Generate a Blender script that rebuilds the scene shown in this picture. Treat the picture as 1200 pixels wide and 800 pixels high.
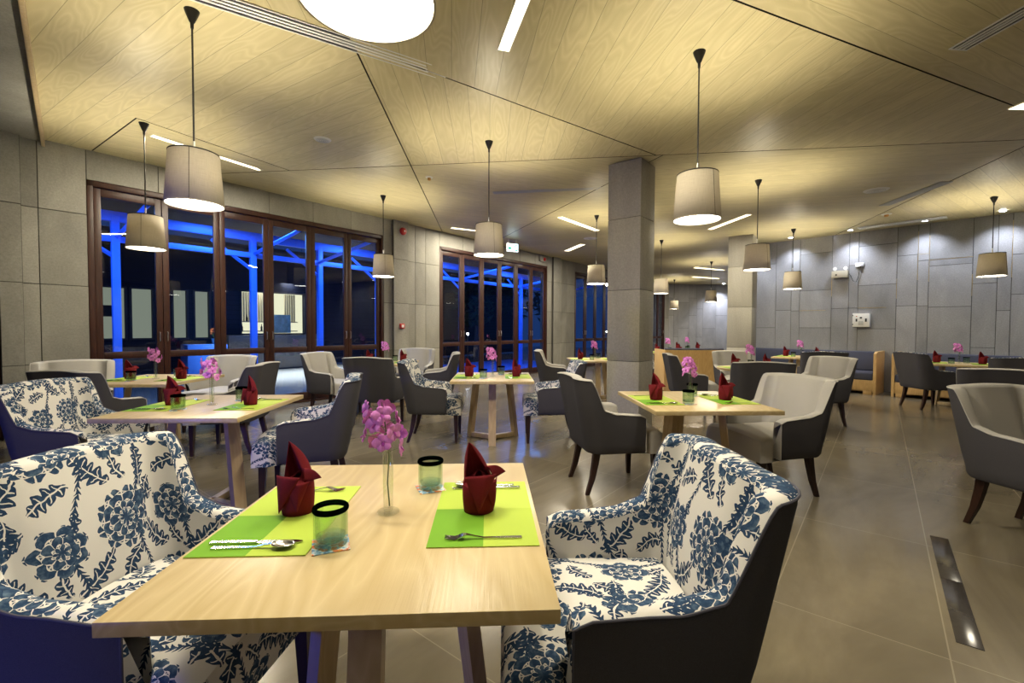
import bpy, bmesh, math, random
from math import sin, cos, pi, radians, sqrt
from mathutils import Vector, Matrix

# ------------------------------------------------------------------ camera, world, exposure
sc = bpy.context.scene
COL = sc.collection
for o in list(bpy.data.objects):
    bpy.data.objects.remove(o, do_unlink=True)
EYE = 1.27
FOC = 533.3
PITCH, ROLL = 0.0286, 0.0035


def cam_ray(px, py):
    x, y = px - 600.0, -(py - 400.0)
    c, s = cos(ROLL), sin(ROLL)
    x, y = c * x - s * y, s * x + c * y
    c, s = cos(PITCH), sin(PITCH)
    return Vector((x, c * FOC + s * y, -s * FOC + c * y))


def at(px, py, z):
    """point of height z seen at a place of the photograph"""
    d = cam_ray(px, py)
    t = (z - EYE) / d.z
    return Vector((d.x * t, d.y * t, z))


cam_data = bpy.data.cameras.new('camera')
cam = bpy.data.objects.new('camera', cam_data)
COL.objects.link(cam)
cam_data.sensor_fit = 'HORIZONTAL'
cam_data.sensor_width = 36.0
cam_data.lens = FOC / 1200.0 * 36.0
cam_data.clip_start, cam_data.clip_end = 0.02, 200
fw = cam_ray(600, 400).normalized()
rt = (cam_ray(700, 400) - cam_ray(600, 400)).normalized()
up = (cam_ray(600, 300) - cam_ray(600, 400)).normalized()
mw = Matrix((rt, up, -fw)).transposed().to_4x4()
mw.translation = Vector((0, 0, EYE))
cam.matrix_world = mw
sc.camera = cam

sc.view_settings.view_transform = 'Standard'
sc.view_settings.look = 'None'
sc.view_settings.exposure = -0.08
sc.view_settings.gamma = 1.0
sc.view_settings.use_curve_mapping = False
sc.cycles.use_denoising = True
sc.cycles.max_bounces = 8
sc.cycles.transparent_max_bounces = 16
sc.cycles.sample_clamp_indirect = 4.0
sc.cycles.caustics_reflective = False
sc.cycles.caustics_refractive = False

world = bpy.data.worlds.new('dusk')
sc.world = world
world.use_nodes = True
wb = world.node_tree.nodes['Background']
wb.inputs[0].default_value = (0.02, 0.06, 0.22, 1)
wb.inputs[1].default_value = 0.6

LAMP_W = 105.0         # bulb of a pendant
DISC_E = 17.0         # its white bottom diffuser
TUBE_W = 70.0         # recessed linear fittings, per metre
SPOT_W = 85.0         # recessed downlights on the stone wall
BLUE_W = 115.0        # blue floodlights outside


def light(name, kind, loc, energy, color, parent=None, **kw):
    d = bpy.data.lights.new(name, kind)
    d.energy, d.color = energy, color
    for k, v in kw.items():
        setattr(d, k, v)
    o = bpy.data.objects.new(name, d)
    o.location = loc
    COL.objects.link(o)
    if parent:
        o.parent = parent
    return o


# ------------------------------------------------------------------ node helpers
class NT:
    def __init__(s, name):
        s.mat = bpy.data.materials.new(name)
        s.mat.use_nodes = True
        s.t = s.mat.node_tree
        s.n, s.l = s.t.nodes, s.t.links
        s.n.clear()
        s.out = s.n.new('ShaderNodeOutputMaterial')

    def put(s, sock, v):
        if isinstance(v, bpy.types.NodeSocket):
            s.l.new(v, sock)
        elif v is not None:
            if isinstance(v, (tuple, list)) and len(v) == 3 and sock.type == 'RGBA':
                v = (*v, 1)
            sock.default_value = v

    def m(s, op, a, b=None, c=None):
        n = s.n.new('ShaderNodeMath')
        n.operation = op
        s.put(n.inputs[0], a)
        if b is not None:
            s.put(n.inputs[1], b)
        if c is not None:
            s.put(n.inputs[2], c)
        return n.outputs[0]

    def uv(s):
        n = s.n.new('ShaderNodeUVMap')
        return n.outputs[0]

    def obj(s):
        return s.n.new('ShaderNodeTexCoord').outputs['Object']

    def sep(s, v):
        n = s.n.new('ShaderNodeSeparateXYZ')
        s.put(n.inputs[0], v)
        return n.outputs[0], n.outputs[1], n.outputs[2]

    def comb(s, x, y, z=0.0):
        n = s.n.new('ShaderNodeCombineXYZ')
        for i, v in enumerate((x, y, z)):
            s.put(n.inputs[i], v)
        return n.outputs[0]

    def mapv(s, v, scale=(1, 1, 1), loc=(0, 0, 0), rot=(0, 0, 0)):
        n = s.n.new('ShaderNodeMapping')
        s.put(n.inputs['Vector'], v)
        n.inputs['Scale'].default_value = scale
        n.inputs['Location'].default_value = loc
        n.inputs['Rotation'].default_value = rot
        return n.outputs[0]

    def noise(s, v, scale, detail=3, rough=0.5, dist=0.0, color=False):
        n = s.n.new('ShaderNodeTexNoise')
        if v is not None:
            s.put(n.inputs['Vector'], v)
        n.inputs['Scale'].default_value = scale
        n.inputs['Detail'].default_value = detail
        n.inputs['Roughness'].default_value = rough
        n.inputs['Distortion'].default_value = dist
        return n.outputs['Color' if color else 'Fac']

    def ramp(s, f, stops):
        n = s.n.new('ShaderNodeValToRGB')
        s.put(n.inputs[0], f)
        e = n.color_ramp.elements
        while len(e) > 1:
            e.remove(e[-1])
        e[0].position, e[0].color = stops[0][0], (*stops[0][1], 1)
        for p, c in stops[1:]:
            k = e.new(p)
            k.color = (*c, 1)
        return n.outputs[0]

    def mix(s, f, a, b, mode='MIX'):
        n = s.n.new('ShaderNodeMix')
        n.data_type = 'RGBA'
        n.blend_type = mode
        s.put(n.inputs[0], f)
        s.put(n.inputs[6], a)
        s.put(n.inputs[7], b)
        return n.outputs[2]

    def bump(s, h, strength=0.3, dist=0.01):
        n = s.n.new('ShaderNodeBump')
        n.inputs['Strength'].default_value = strength
        n.inputs['Distance'].default_value = dist
        s.put(n.inputs['Height'], h)
        return n.outputs[0]

    def island(s):
        return s.n.new('ShaderNodeNewGeometry').outputs['Random Per Island']

    def bsdf(s, color, rough=0.6, metal=0.0, spec=0.5, normal=None, **kw):
        n = s.n.new('ShaderNodeBsdfPrincipled')
        s.put(n.inputs['Base Color'], color)
        s.put(n.inputs['Roughness'], rough)
        s.put(n.inputs['Metallic'], metal)
        s.put(n.inputs['Specular IOR Level'], spec)
        if normal is not None:
            s.put(n.inputs['Normal'], normal)
        for k, v in kw.items():
            s.put(n.inputs[k.replace('_', ' ')], v)
        return n.outputs[0]

    def done(s, shader):
        s.l.new(shader, s.out.inputs[0])
        return s.mat


def plain(name, color, rough=0.6, metal=0.0, spec=0.5, grain=0.0, gscale=60):
    t = NT(name)
    c = color
    if grain:
        f = t.noise(t.obj(), gscale, 3)
        c = t.mix(f, tuple(x * (1 - grain) for x in color), tuple(min(1, x * (1 + grain)) for x in color))
    return t.done(t.bsdf(c, rough, metal, spec))


def emit(name, color, strength):
    t = NT(name)
    n = t.n.new('ShaderNodeEmission')
    n.inputs[0].default_value = (*color, 1)
    n.inputs[1].default_value = strength
    return t.done(n.outputs[0])


def stone(name, ca, cb, rough=0.75, streak=1.0):
    t = NT(name)
    v = t.obj()
    big = t.noise(t.mapv(v, (1, 1, 0.5 * streak)), 1.7, 4, 0.6, 0.6)
    fine = t.noise(v, 48, 5, 0.8)
    c = t.ramp(big, [(0.3, ca), (0.7, cb)])
    c = t.mix(t.m('MULTIPLY', t.m('SUBTRACT', fine, 0.33), 1.25), c, tuple(x * 0.45 for x in ca))
    k = t.m('ADD', 0.86, t.m('MULTIPLY', t.island(), 0.26))
    c = t.mix(1.0, c, t.comb(k, k, k), 'MULTIPLY')
    return t.done(t.bsdf(c, rough, 0, 0.3, t.bump(fine, 0.18, 0.004)))


def wood(name, ca, cb, cc, rough=0.4, axis='y', scale=1.0, per=0.0, plank=0.0, uv=False):
    """pale timber with long cathedral grain along one axis"""
    t = NT(name)
    v = t.uv() if uv else t.obj()
    x, y, z = t.sep(v)
    if axis == 'x':
        x, y = y, x
    elif axis == 'z':
        y, z = z, y
    shift = 0.0
    if plank:
        row = t.m('FLOOR', t.m('DIVIDE', x, plank))
        wn = t.n.new('ShaderNodeTexWhiteNoise')
        wn.noise_dimensions = '1D'
        t.put(wn.inputs['W'], row)
        shift = t.m('MULTIPLY', wn.outputs['Value'], 37.0)
    v2 = t.comb(t.m('MULTIPLY', x, 3.2 * scale), t.m('ADD', t.m('MULTIPLY', y, 0.55 * scale), shift), t.m('MULTIPLY', z, 3.2 * scale))
    n1 = t.noise(v2, 1.6, 2, 0.5, 0.2)
    rings = t.m('FRACT', t.m('MULTIPLY', n1, 15))
    rings = t.m('POWER', t.m('ABSOLUTE', t.m('SUBTRACT', t.m('MULTIPLY', rings, 2), 1)), 0.7)
    fine = t.noise(t.comb(t.m('MULTIPLY', x, 90), t.m('MULTIPLY', y, 3), t.m('MULTIPLY', z, 90)), 1.5, 3, 0.6)
    c = t.ramp(n1, [(0.3, ca), (0.7, cb)])
    c = t.mix(t.m('MULTIPLY', rings, 0.5), c, cc)
    c = t.mix(t.m('MULTIPLY', fine, 0.22), c, cc)
    if per:
        k = t.m('ADD', 1 - per / 2, t.m('MULTIPLY', t.island(), per))
        c = t.mix(1.0, c, t.comb(k, k, k), 'MULTIPLY')
    h = fine
    if plank:
        fr = t.m('FRACT', t.m('DIVIDE', x, plank))
        gap = t.m('LESS_THAN', fr, 0.020)
        c = t.mix(t.m('MULTIPLY', gap, 0.62), c, tuple(q * 0.25 for q in cc))
        kk = t.m('ADD', 0.93, t.m('MULTIPLY', wn.outputs['Value'], 0.12))
        c = t.mix(1.0, c, t.comb(kk, kk, kk), 'MULTIPLY')
        h = t.m('SUBTRACT', t.m('MULTIPLY', fine, 0.2), gap)
    return t.done(t.bsdf(c, rough, 0, 0.4, t.bump(h, 0.12, 0.004)))


def damask(name):
    """off-white cloth printed with navy peonies, leaf sprays and beaded vines"""
    t = NT(name)
    u, v, _ = t.sep(t.uv())
    warp = t.noise(t.comb(u, v, 0.3), 26, 2, 0.5, 0, True)
    wx, wy, _ = t.sep(warp)
    u = t.m('ADD', u, t.m('MULTIPLY', t.m('SUBTRACT', wx, 0.5), 0.022))
    v = t.m('ADD', v, t.m('MULTIPLY', t.m('SUBTRACT', wy, 0.5), 0.022))
    PU, PV = 0.40, 0.27

    def cell(ou, ov, seed):
        r = t.m('DIVIDE', t.m('ADD', v, ov), PV)
        row = t.m('FLOOR', r)
        odd = t.m('FLOORED_MODULO', row, 2.0)
        c = t.m('DIVIDE', t.m('ADD', t.m('ADD', u, ou), t.m('MULTIPLY', odd, PU / 2)), PU)
        col = t.m('FLOOR', c)
        lx = t.m('MULTIPLY', t.m('SUBTRACT', t.m('SUBTRACT', c, col), 0.5), PU)
        ly = t.m('MULTIPLY', t.m('SUBTRACT', t.m('SUBTRACT', r, row), 0.5), PV)
        wn = t.n.new('ShaderNodeTexWhiteNoise')
        t.put(wn.inputs['Vector'], t.comb(col, row, seed))
        return lx, ly, wn.outputs['Value']

    def rot(lx, ly, a):
        c, s = t.m('COSINE', a), t.m('SINE', a)
        return (t.m('SUBTRACT', t.m('MULTIPLY', lx, c), t.m('MULTIPLY', ly, s)),
                t.m('ADD', t.m('MULTIPLY', lx, s), t.m('MULTIPLY', ly, c)))

    def flower(ou, ov, R, petals, rings, sy, seed):
        lx, ly, rnd = cell(ou, ov, seed)
        lx, ly = rot(lx, ly, t.m('MULTIPLY', rnd, 3.0))
        ly = t.m('MULTIPLY', ly, sy)
        r = t.m('SQRT', t.m('ADD', t.m('MULTIPLY', lx, lx), t.m('MULTIPLY', ly, ly)))
        a = t.m('ARCTAN2', ly, lx)
        pa = t.m('MULTIPLY', a, petals / 2.0)
        lob = t.m('ABSOLUTE', t.m('COSINE', pa))
        rb = t.m('MULTIPLY', t.m('ADD', 0.74, t.m('MULTIPLY', t.m('POWER', lob, 0.6), 0.26)), R)
        mask = t.m('LESS_THAN', r, rb)
        q0 = t.m('MULTIPLY', t.m('DIVIDE', r, R), float(rings))
        k = t.m('FLOOR', q0)
        lob2 = t.m('ABSOLUTE', t.m('COSINE', t.m('ADD', pa, t.m('MULTIPLY', k, pi / 2))))
        q = t.m('FRACT', t.m('ADD', q0, t.m('MULTIPLY', t.m('SUBTRACT', 1.0, lob2), 0.45)))
        line = t.m('LESS_THAN', q, 0.17)
        split = t.m('LESS_THAN', lob2, 0.13)
        white = t.m('MAXIMUM', line, split)
        far = t.m('LESS_THAN', r, R * 0.12)
        white = t.m('MULTIPLY', white, t.m('SUBTRACT', 1.0, far))
        return t.m('MULTIPLY', mask, t.m('SUBTRACT', 1.0, white)), q

    def leaf(ou, ov, L, Wd, ang, lobes, bend, seed):
        lx, ly, rnd = cell(ou, ov, seed)
        lx, ly = rot(lx, ly, t.m('ADD', ang, t.m('MULTIPLY', rnd, 0.8)))
        lx = t.m('ADD', lx, t.m('MULTIPLY', t.m('MULTIPLY', ly, ly), bend))
        yy = t.m('DIVIDE', ly, L)
        env = t.m('SQRT', t.m('MAXIMUM', t.m('SUBTRACT', 1.0, t.m('MULTIPLY', yy, yy)), 0.0))
        ax = t.m('ABSOLUTE', lx)
        ph = t.m('ADD', t.m('MULTIPLY', yy, lobes), t.m('MULTIPLY', ax, -45.0))
        w = t.m('MULTIPLY', t.m('MULTIPLY', env, Wd), t.m('ADD', 0.35, t.m('MULTIPLY', t.m('ABSOLUTE', t.m('SINE', ph)), 0.65)))
        mask = t.m('LESS_THAN', ax, w)
        mid = t.m('LESS_THAN', ax, 0.0022)
        vein = t.m('MULTIPLY', t.m('LESS_THAN', t.m('ABSOLUTE', t.m('COSINE', ph)), 0.16), t.m('LESS_THAN', ax, t.m('MULTIPLY', w, 0.75)))
        white = t.m('MAXIMUM', mid, vein)
        return t.m('MULTIPLY', mask, t.m('SUBTRACT', 1.0, white))

    def vine(off, amp, per, ph):
        x = t.m('ADD', u, off)
        c = t.m('MULTIPLY', t.m('SINE', t.m('ADD', t.m('MULTIPLY', v, 2 * pi / per), ph)), amp)
        d = t.m('SUBTRACT', x, c)
        d = t.m('MULTIPLY', t.m('SUBTRACT', t.m('FRACT', t.m('ADD', t.m('DIVIDE', d, PU / 2), 0.5)), 0.5), PU / 2)
        w = t.m('ADD', 0.0018, t.m('MULTIPLY', t.m('POWER', t.m('ABSOLUTE', t.m('SINE', t.m('ADD', t.m('MULTIPLY', v, 190.0), t.m('MULTIPLY', t.m('ABSOLUTE', d), 260.0)))), 2.0), 0.0095))
        return t.m('LESS_THAN', t.m('ABSOLUTE', d), w)

    f1, q1 = flower(0, 0, 0.096, 9, 3.8, 1.0, 1.0)
    f2, q2 = flower(0.205, 0.02, 0.078, 7, 3.2, 1.12, 2.0)
    lv = leaf(0.115, 0.10, 0.072, 0.033, 0.5, 8.5, 3.0, 3.0)
    for a in ((0.30, 0.13, 0.070, 0.032, -0.9, 8.0, -3.0, 4.0), (0.10, -0.05, 0.054, 0.028, 2.2, 7.0, 4.0, 5.0),
              (0.29, 0.235, 0.054, 0.027, 1.2, 7.0, 3.0, 6.0), (0.0, 0.138, 0.056, 0.028, 1.9, 7.0, -4.0, 7.0),
              (0.20, 0.115, 0.040, 0.020, 0.2, 5.0, 5.0, 8.0), (0.045, 0.235, 0.036, 0.019, -0.6, 5.0, -5.0, 9.0)):
        lv = t.m('MAXIMUM', lv, leaf(*a))
    vn = t.m('MAXIMUM', vine(0.07, 0.035, 0.54, 0.4), 0.0)
    clear = t.m('SUBTRACT', 1.0, t.m('MAXIMUM', 0.0, 0.0))
    ink = t.m('MAXIMUM', t.m('MAXIMUM', f1, f2), t.m('MAXIMUM', lv, vn))
    ink = t.m('MULTIPLY', ink, clear)
    brush = t.noise(t.comb(u, v, 1.0), 60, 3, 0.6)
    brush = t.m('ADD', brush, t.m('MULTIPLY', t.m('SUBTRACT', t.m('MAXIMUM', t.m('MULTIPLY', f1, q1), t.m('MULTIPLY', f2, q2)), 0.25), 0.22))
    inkc = t.ramp(brush, [(0.3, (0.015, 0.036, 0.085)), (0.55, (0.024, 0.056, 0.12)), (0.85, (0.11, 0.17, 0.25))])
    weave = t.noise(t.comb(u, v, 0), 900, 1)
    base = t.mix(weave, (0.66, 0.64, 0.60), (0.78, 0.76, 0.72))
    c = t.mix(ink, base, inkc)
    return t.done(t.bsdf(c, 0.85, 0, 0.15, t.bump(weave, 0.12, 0.002)))


def cloth(name, ca, cb, scale=500, rough=0.9):
    t = NT(name)
    n = t.noise(t.obj(), scale, 2)
    b = t.noise(t.obj(), 6, 3)
    c = t.mix(n, ca, cb)
    c = t.mix(t.m('MULTIPLY', b, 0.25), c, tuple(x * 0.7 for x in ca))
    return t.done(t.bsdf(c, rough, 0, 0.15, t.bump(n, 0.1, 0.002)))


def pane_glass(name, tint=(0.93, 0.96, 1.0), extra=0.0, top=1.0):
    t = NT(name)
    tr = t.n.new('ShaderNodeBsdfTransparent')
    tr.inputs[0].default_value = (*tint, 1)
    gl = t.n.new('ShaderNodeBsdfGlossy')
    gl.inputs['Roughness'].default_value = 0.0
    fr = t.n.new('ShaderNodeFresnel')
    bf = t.n.new('ShaderNodeNewGeometry').outputs['Backfacing']
    t.put(fr.inputs[0], t.m('ADD', 1.5, t.m('MULTIPLY', bf, 1 / 1.5 - 1.5)))
    f = t.m('MINIMUM', t.m('ADD', t.m('MULTIPLY', fr.outputs[0], 1.0), extra), top)
    mx = t.n.new('ShaderNodeMixShader')
    t.l.new(f, mx.inputs[0])
    t.l.new(tr.outputs[0], mx.inputs[1])
    t.l.new(gl.outputs[0], mx.inputs[2])
    return t.done(mx.outputs[0])


def tumbler_glass(name, color, rough=0.0):
    t = NT(name)
    n = t.n.new('ShaderNodeBsdfGlass')
    n.inputs['Color'].default_value = (*color, 1)
    n.inputs['Roughness'].default_value = rough
    n.inputs['IOR'].default_value = 1.3
    tr = t.n.new('ShaderNodeBsdfTransparent')
    tr.inputs[0].default_value = (*color, 1)
    mx = t.n.new('ShaderNodeMixShader')
    mx.inputs[0].default_value = 0.78
    t.l.new(n.outputs[0], mx.inputs[1])
    t.l.new(tr.outputs[0], mx.inputs[2])
    return t.done(mx.outputs[0])


def floor_mat():
    t = NT('polished floor tiles')
    v = t.uv()
    u, w, _ = t.sep(v)
    a = t.noise(t.mapv(v, (0.5, 1.6, 1)), 1.1, 5, 0.6, 0.8)
    b = t.noise(v, 9, 5, 0.65)
    wn = t.n.new('ShaderNodeTexWhiteNoise')
    t.put(wn.inputs['Vector'], t.comb(t.m('FLOOR', t.m('DIVIDE', u, 1.2)), t.m('FLOOR', t.m('DIVIDE', t.m('ADD', w, 0.38), 0.61)), 0))
    c = t.ramp(a, [(0.25, (0.10, 0.084, 0.058)), (0.5, (0.178, 0.152, 0.107)), (0.75, (0.26, 0.222, 0.158))])
    c = t.mix(t.m('MULTIPLY', b, 0.35), c, (0.12, 0.10, 0.075))
    k = t.m('ADD', 0.93, t.m('MULTIPLY', wn.outputs['Value'], 0.14))
    c = t.mix(1.0, c, t.comb(k, k, k), 'MULTIPLY')
    fu = t.m('FRACT', t.m('DIVIDE', u, 1.2))
    fv = t.m('FRACT', t.m('DIVIDE', t.m('ADD', w, 0.38), 0.61))
    j = t.m('MAXIMUM', t.m('LESS_THAN', fu, 0.004), t.m('LESS_THAN', fv, 0.009))
    c = t.mix(t.m('MULTIPLY', j, 0.55), c, (0.36, 0.31, 0.23))
    r = t.m('ADD', 0.13, t.m('MULTIPLY', b, 0.16))
    return t.done(t.bsdf(c, r, 0, 0.55, t.bump(t.noise(v, 3, 3), 0.05, 0.01)))


def mat_check():
    t = NT('green chequered placemat weave')
    u, v, _ = t.sep(t.uv())
    q = t.m('MULTIPLY', t.m('LESS_THAN', u, 0.5), t.m('LESS_THAN', v, 0.5))
    q2 = t.m('MULTIPLY', t.m('GREATER_THAN', u, 0.5), t.m('GREATER_THAN', v, 0.5))
    c = t.mix(q, (0.44, 0.57, 0.075), (0.15, 0.36, 0.02))
    c = t.mix(q2, c, (0.50, 0.62, 0.10))
    w = t.noise(t.obj(), 700, 1)
    c = t.mix(t.m('MULTIPLY', w, 0.25), c, (0.2, 0.35, 0.02))
    return t.done(t.bsdf(c, 0.7, 0, 0.2))


def coaster_mat():
    t = NT('floral coaster print')
    vo = t.n.new('ShaderNodeTexVoronoi')
    t.put(vo.inputs['Vector'], t.obj())
    vo.inputs['Scale'].default_value = 38
    n = t.noise(t.obj(), 60, 3)
    c = t.ramp(n, [(0.3, (0.02, 0.06, 0.3)), (0.45, (0.25, 0.5, 0.75)), (0.55, (0.85, 0.85, 0.8)), (0.65, (0.75, 0.16, 0.04)), (0.75, (0.9, 0.6, 0.1))])
    c = t.mix(t.m('LESS_THAN', vo.outputs['Distance'], 0.35), c, (0.75, 0.2, 0.05))
    return t.done(t.bsdf(c, 0.35))


def shade_mat():
    t = NT('linen lampshade')
    x, y, z = t.sep(t.uv())
    n = t.noise(t.comb(t.m('MULTIPLY', x, 260), t.m('MULTIPLY', y, 14)), 1.0, 2)
    n2 = t.noise(t.comb(t.m('MULTIPLY', x, 12), t.m('MULTIPLY', y, 300)), 1.0, 2)
    f = t.m('MULTIPLY', t.m('ADD', n, n2), 0.5)
    c = t.mix(f, (0.36, 0.32, 0.25), (0.62, 0.57, 0.47))
    d = t.n.new('ShaderNodeBsdfDiffuse')
    t.put(d.inputs[0], c)
    tl = t.n.new('ShaderNodeBsdfTranslucent')
    t.put(tl.inputs[0], c)
    mx = t.n.new('ShaderNodeMixShader')
    mx.inputs[0].default_value = 0.13
    t.l.new(d.outputs[0], mx.inputs[1])
    t.l.new(tl.outputs[0], mx.inputs[2])
    return t.done(mx.outputs[0])


def deck_mat():
    t = NT('wet outdoor deck boards')
    u, v, _ = t.sep(t.obj())
    fr = t.m('LESS_THAN', t.m('FRACT', t.m('DIVIDE', v, 0.14)), 0.06)
    n = t.noise(t.comb(t.m('MULTIPLY', u, 1), t.m('MULTIPLY', v, 18)), 3, 4)
    c = t.ramp(n, [(0.3, (0.10, 0.11, 0.12)), (0.7, (0.22, 0.23, 0.24))])
    c = t.mix(fr, c, (0.01, 0.01, 0.012))
    return t.done(t.bsdf(c, 0.18, 0, 0.8, t.bump(n, 0.15, 0.01)))


def siding_mat():
    t = NT('dark navy lap siding')
    x, y, z = t.sep(t.obj())
    fr = t.m('FRACT', t.m('DIVIDE', z, 0.15))
    c = t.mix(t.m('LESS_THAN', fr, 0.12), (0.007, 0.010, 0.028), (0.003, 0.004, 0.010))
    return t.done(t.bsdf(c, 0.6, 0, 0.15))


M = dict(
    damask=damask('navy floral damask'),
    light_cloth=cloth('light grey upholstery', (0.40, 0.385, 0.365), (0.53, 0.515, 0.49)),
    dark_cloth=cloth('charcoal upholstery', (0.045, 0.044, 0.051), (0.084, 0.081, 0.092)),
    bench_cloth=cloth('slate blue upholstery', (0.05, 0.055, 0.085), (0.085, 0.09, 0.13)),
    piping_dark=plain('charcoal piping', (0.06, 0.06, 0.085), 0.8),
    piping_light=plain('pale piping', (0.45, 0.44, 0.42), 0.8),
    leg_wood=wood('dark stained leg wood', (0.030, 0.013, 0.009), (0.055, 0.022, 0.014), (0.012, 0.006, 0.004), 0.35, 'z'),
    table_wood=wood('pale ash tabletop', (0.585, 0.465, 0.245), (0.67, 0.55, 0.32), (0.45, 0.32, 0.14), 0.33, 'y', 1.0),
    table_leg=wood('pale ash table base', (0.50, 0.38, 0.22), (0.58, 0.45, 0.27), (0.38, 0.27, 0.14), 0.4, 'z'),
    bench_wood=wood('honey oak panels', (0.60, 0.40, 0.17), (0.68, 0.47, 0.21), (0.46, 0.28, 0.10), 0.4, 'z'),
    door_wood=wood('red brown door timber', (0.034, 0.010, 0.006), (0.060, 0.018, 0.010), (0.014, 0.005, 0.004), 0.42, 'z'),
    ceil_wood=wood('pale ash ceiling boards', (0.60, 0.53, 0.32), (0.67, 0.59, 0.36), (0.46, 0.39, 0.20), 0.38, 'y', 0.8, 0.08, 0.20, True),
    seam=plain('dark seam', (0.03, 0.022, 0.012), 0.8),
    stone_warm=stone('warm grey stone', (0.25, 0.24, 0.215), (0.38, 0.37, 0.33)),
    stone_cool=stone('cool grey stone', (0.25, 0.25, 0.258), (0.39, 0.39, 0.398)),
    column_stone=stone('column render', (0.32, 0.305, 0.265), (0.44, 0.42, 0.365), 0.6, 0.3),
    grout=plain('dark joint', (0.05, 0.047, 0.04), 0.9),
    brass=plain('aged brass strip', (0.55, 0.42, 0.2), 0.35, 1.0),
    floor=floor_mat(),
    floor_dark=plain('dark floor inlay', (0.055, 0.05, 0.048), 0.18, 0, 0.6, 0.2, 40),
    glass=pane_glass('window glass'),
    clear=pane_glass('clear vase glass', (0.98, 0.99, 0.98), 0.03, 0.22),
    tumbler=tumbler_glass('green tumbler glass', (0.86, 0.93, 0.84)),
    tumbler_rim=tumbler_glass('dark rim glass', (0.03, 0.075, 0.08)),
    tumbler_blue=tumbler_glass('blue base glass', (0.86, 0.93, 0.94)),
    steel=plain('polished steel', (0.62, 0.62, 0.63), 0.16, 1.0),
    black=plain('black metal', (0.012, 0.011, 0.010), 0.45),
    nickel=plain('brushed nickel', (0.62, 0.60, 0.55), 0.3, 1.0),
    white=plain('white enamel', (0.82, 0.82, 0.81), 0.45),
    slot=plain('dark slot', (0.02, 0.02, 0.03), 0.7),
    vent_grey=plain('grey anodised grille', (0.42, 0.43, 0.45), 0.5, 0.0),
    napkin=cloth('maroon napkin cotton', (0.125, 0.009, 0.014), (0.20, 0.017, 0.024), 400),
    placemat=mat_check(),
    coaster=coaster_mat(),
    shade=shade_mat(),
    shade_rim=plain('shade trim tape', (0.05, 0.045, 0.038), 0.8),
    diffuser=emit('lit acrylic diffuser', (1.0, 0.93, 0.78), DISC_E),
    tube=emit('lit linear diffuser', (1.0, 0.86, 0.58), 5.0),
    spot=emit('lit downlight', (0.9, 0.94, 1.0), 30.0),
    petal=plain('orchid petal', (0.72, 0.25, 0.68), 0.6, 0, 0.3, 0.35, 90),
    petal_core=plain('orchid lip', (0.30, 0.02, 0.28), 0.6),
    stem=plain('green stem', (0.06, 0.12, 0.03), 0.6),
    red=plain('red alarm plastic', (0.45, 0.02, 0.02), 0.4),
    sign_white=emit('lit sign face', (0.75, 0.95, 1.0), 3.5),
    sign_green=emit('lit sign green', (0.0, 0.55, 0.28), 1.2),
    blue_lit_steel=plain('steel in blue light', (0.06, 0.22, 0.95), 0.5),  # glow of the blue floodlights put into the steel's colour
    deck=deck_mat(),
    siding=siding_mat(),
    water=plain('dark pool water', (0.03, 0.14, 0.65), 0.25, 0, 0.5),
    lit_room=emit('lit room behind window', (0.80, 0.88, 0.66), 0.30),
    lit_bar=emit('lit back bar', (1.0, 0.95, 0.62), 1.1),
    slat=plain('cream slats', (0.5, 0.45, 0.32), 0.6),
    poster=plain('pale blue poster', (0.25, 0.5, 0.65), 0.6, 0, 0.3, 0.6, 9),
    cloth_blue=cloth('blue table drape', (0.02, 0.10, 0.5), (0.04, 0.16, 0.65)),
    dark_stone=plain('dark counter front', (0.03, 0.03, 0.035), 0.3, 0, 0.5, 0.5, 20),
    leafdark=plain('dark foliage', (0.012, 0.03, 0.02), 0.7, 0, 0.3, 0.5, 30),
    bulb=emit('garden lamp', (0.9, 0.95, 1.0), 40.0),
)


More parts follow.
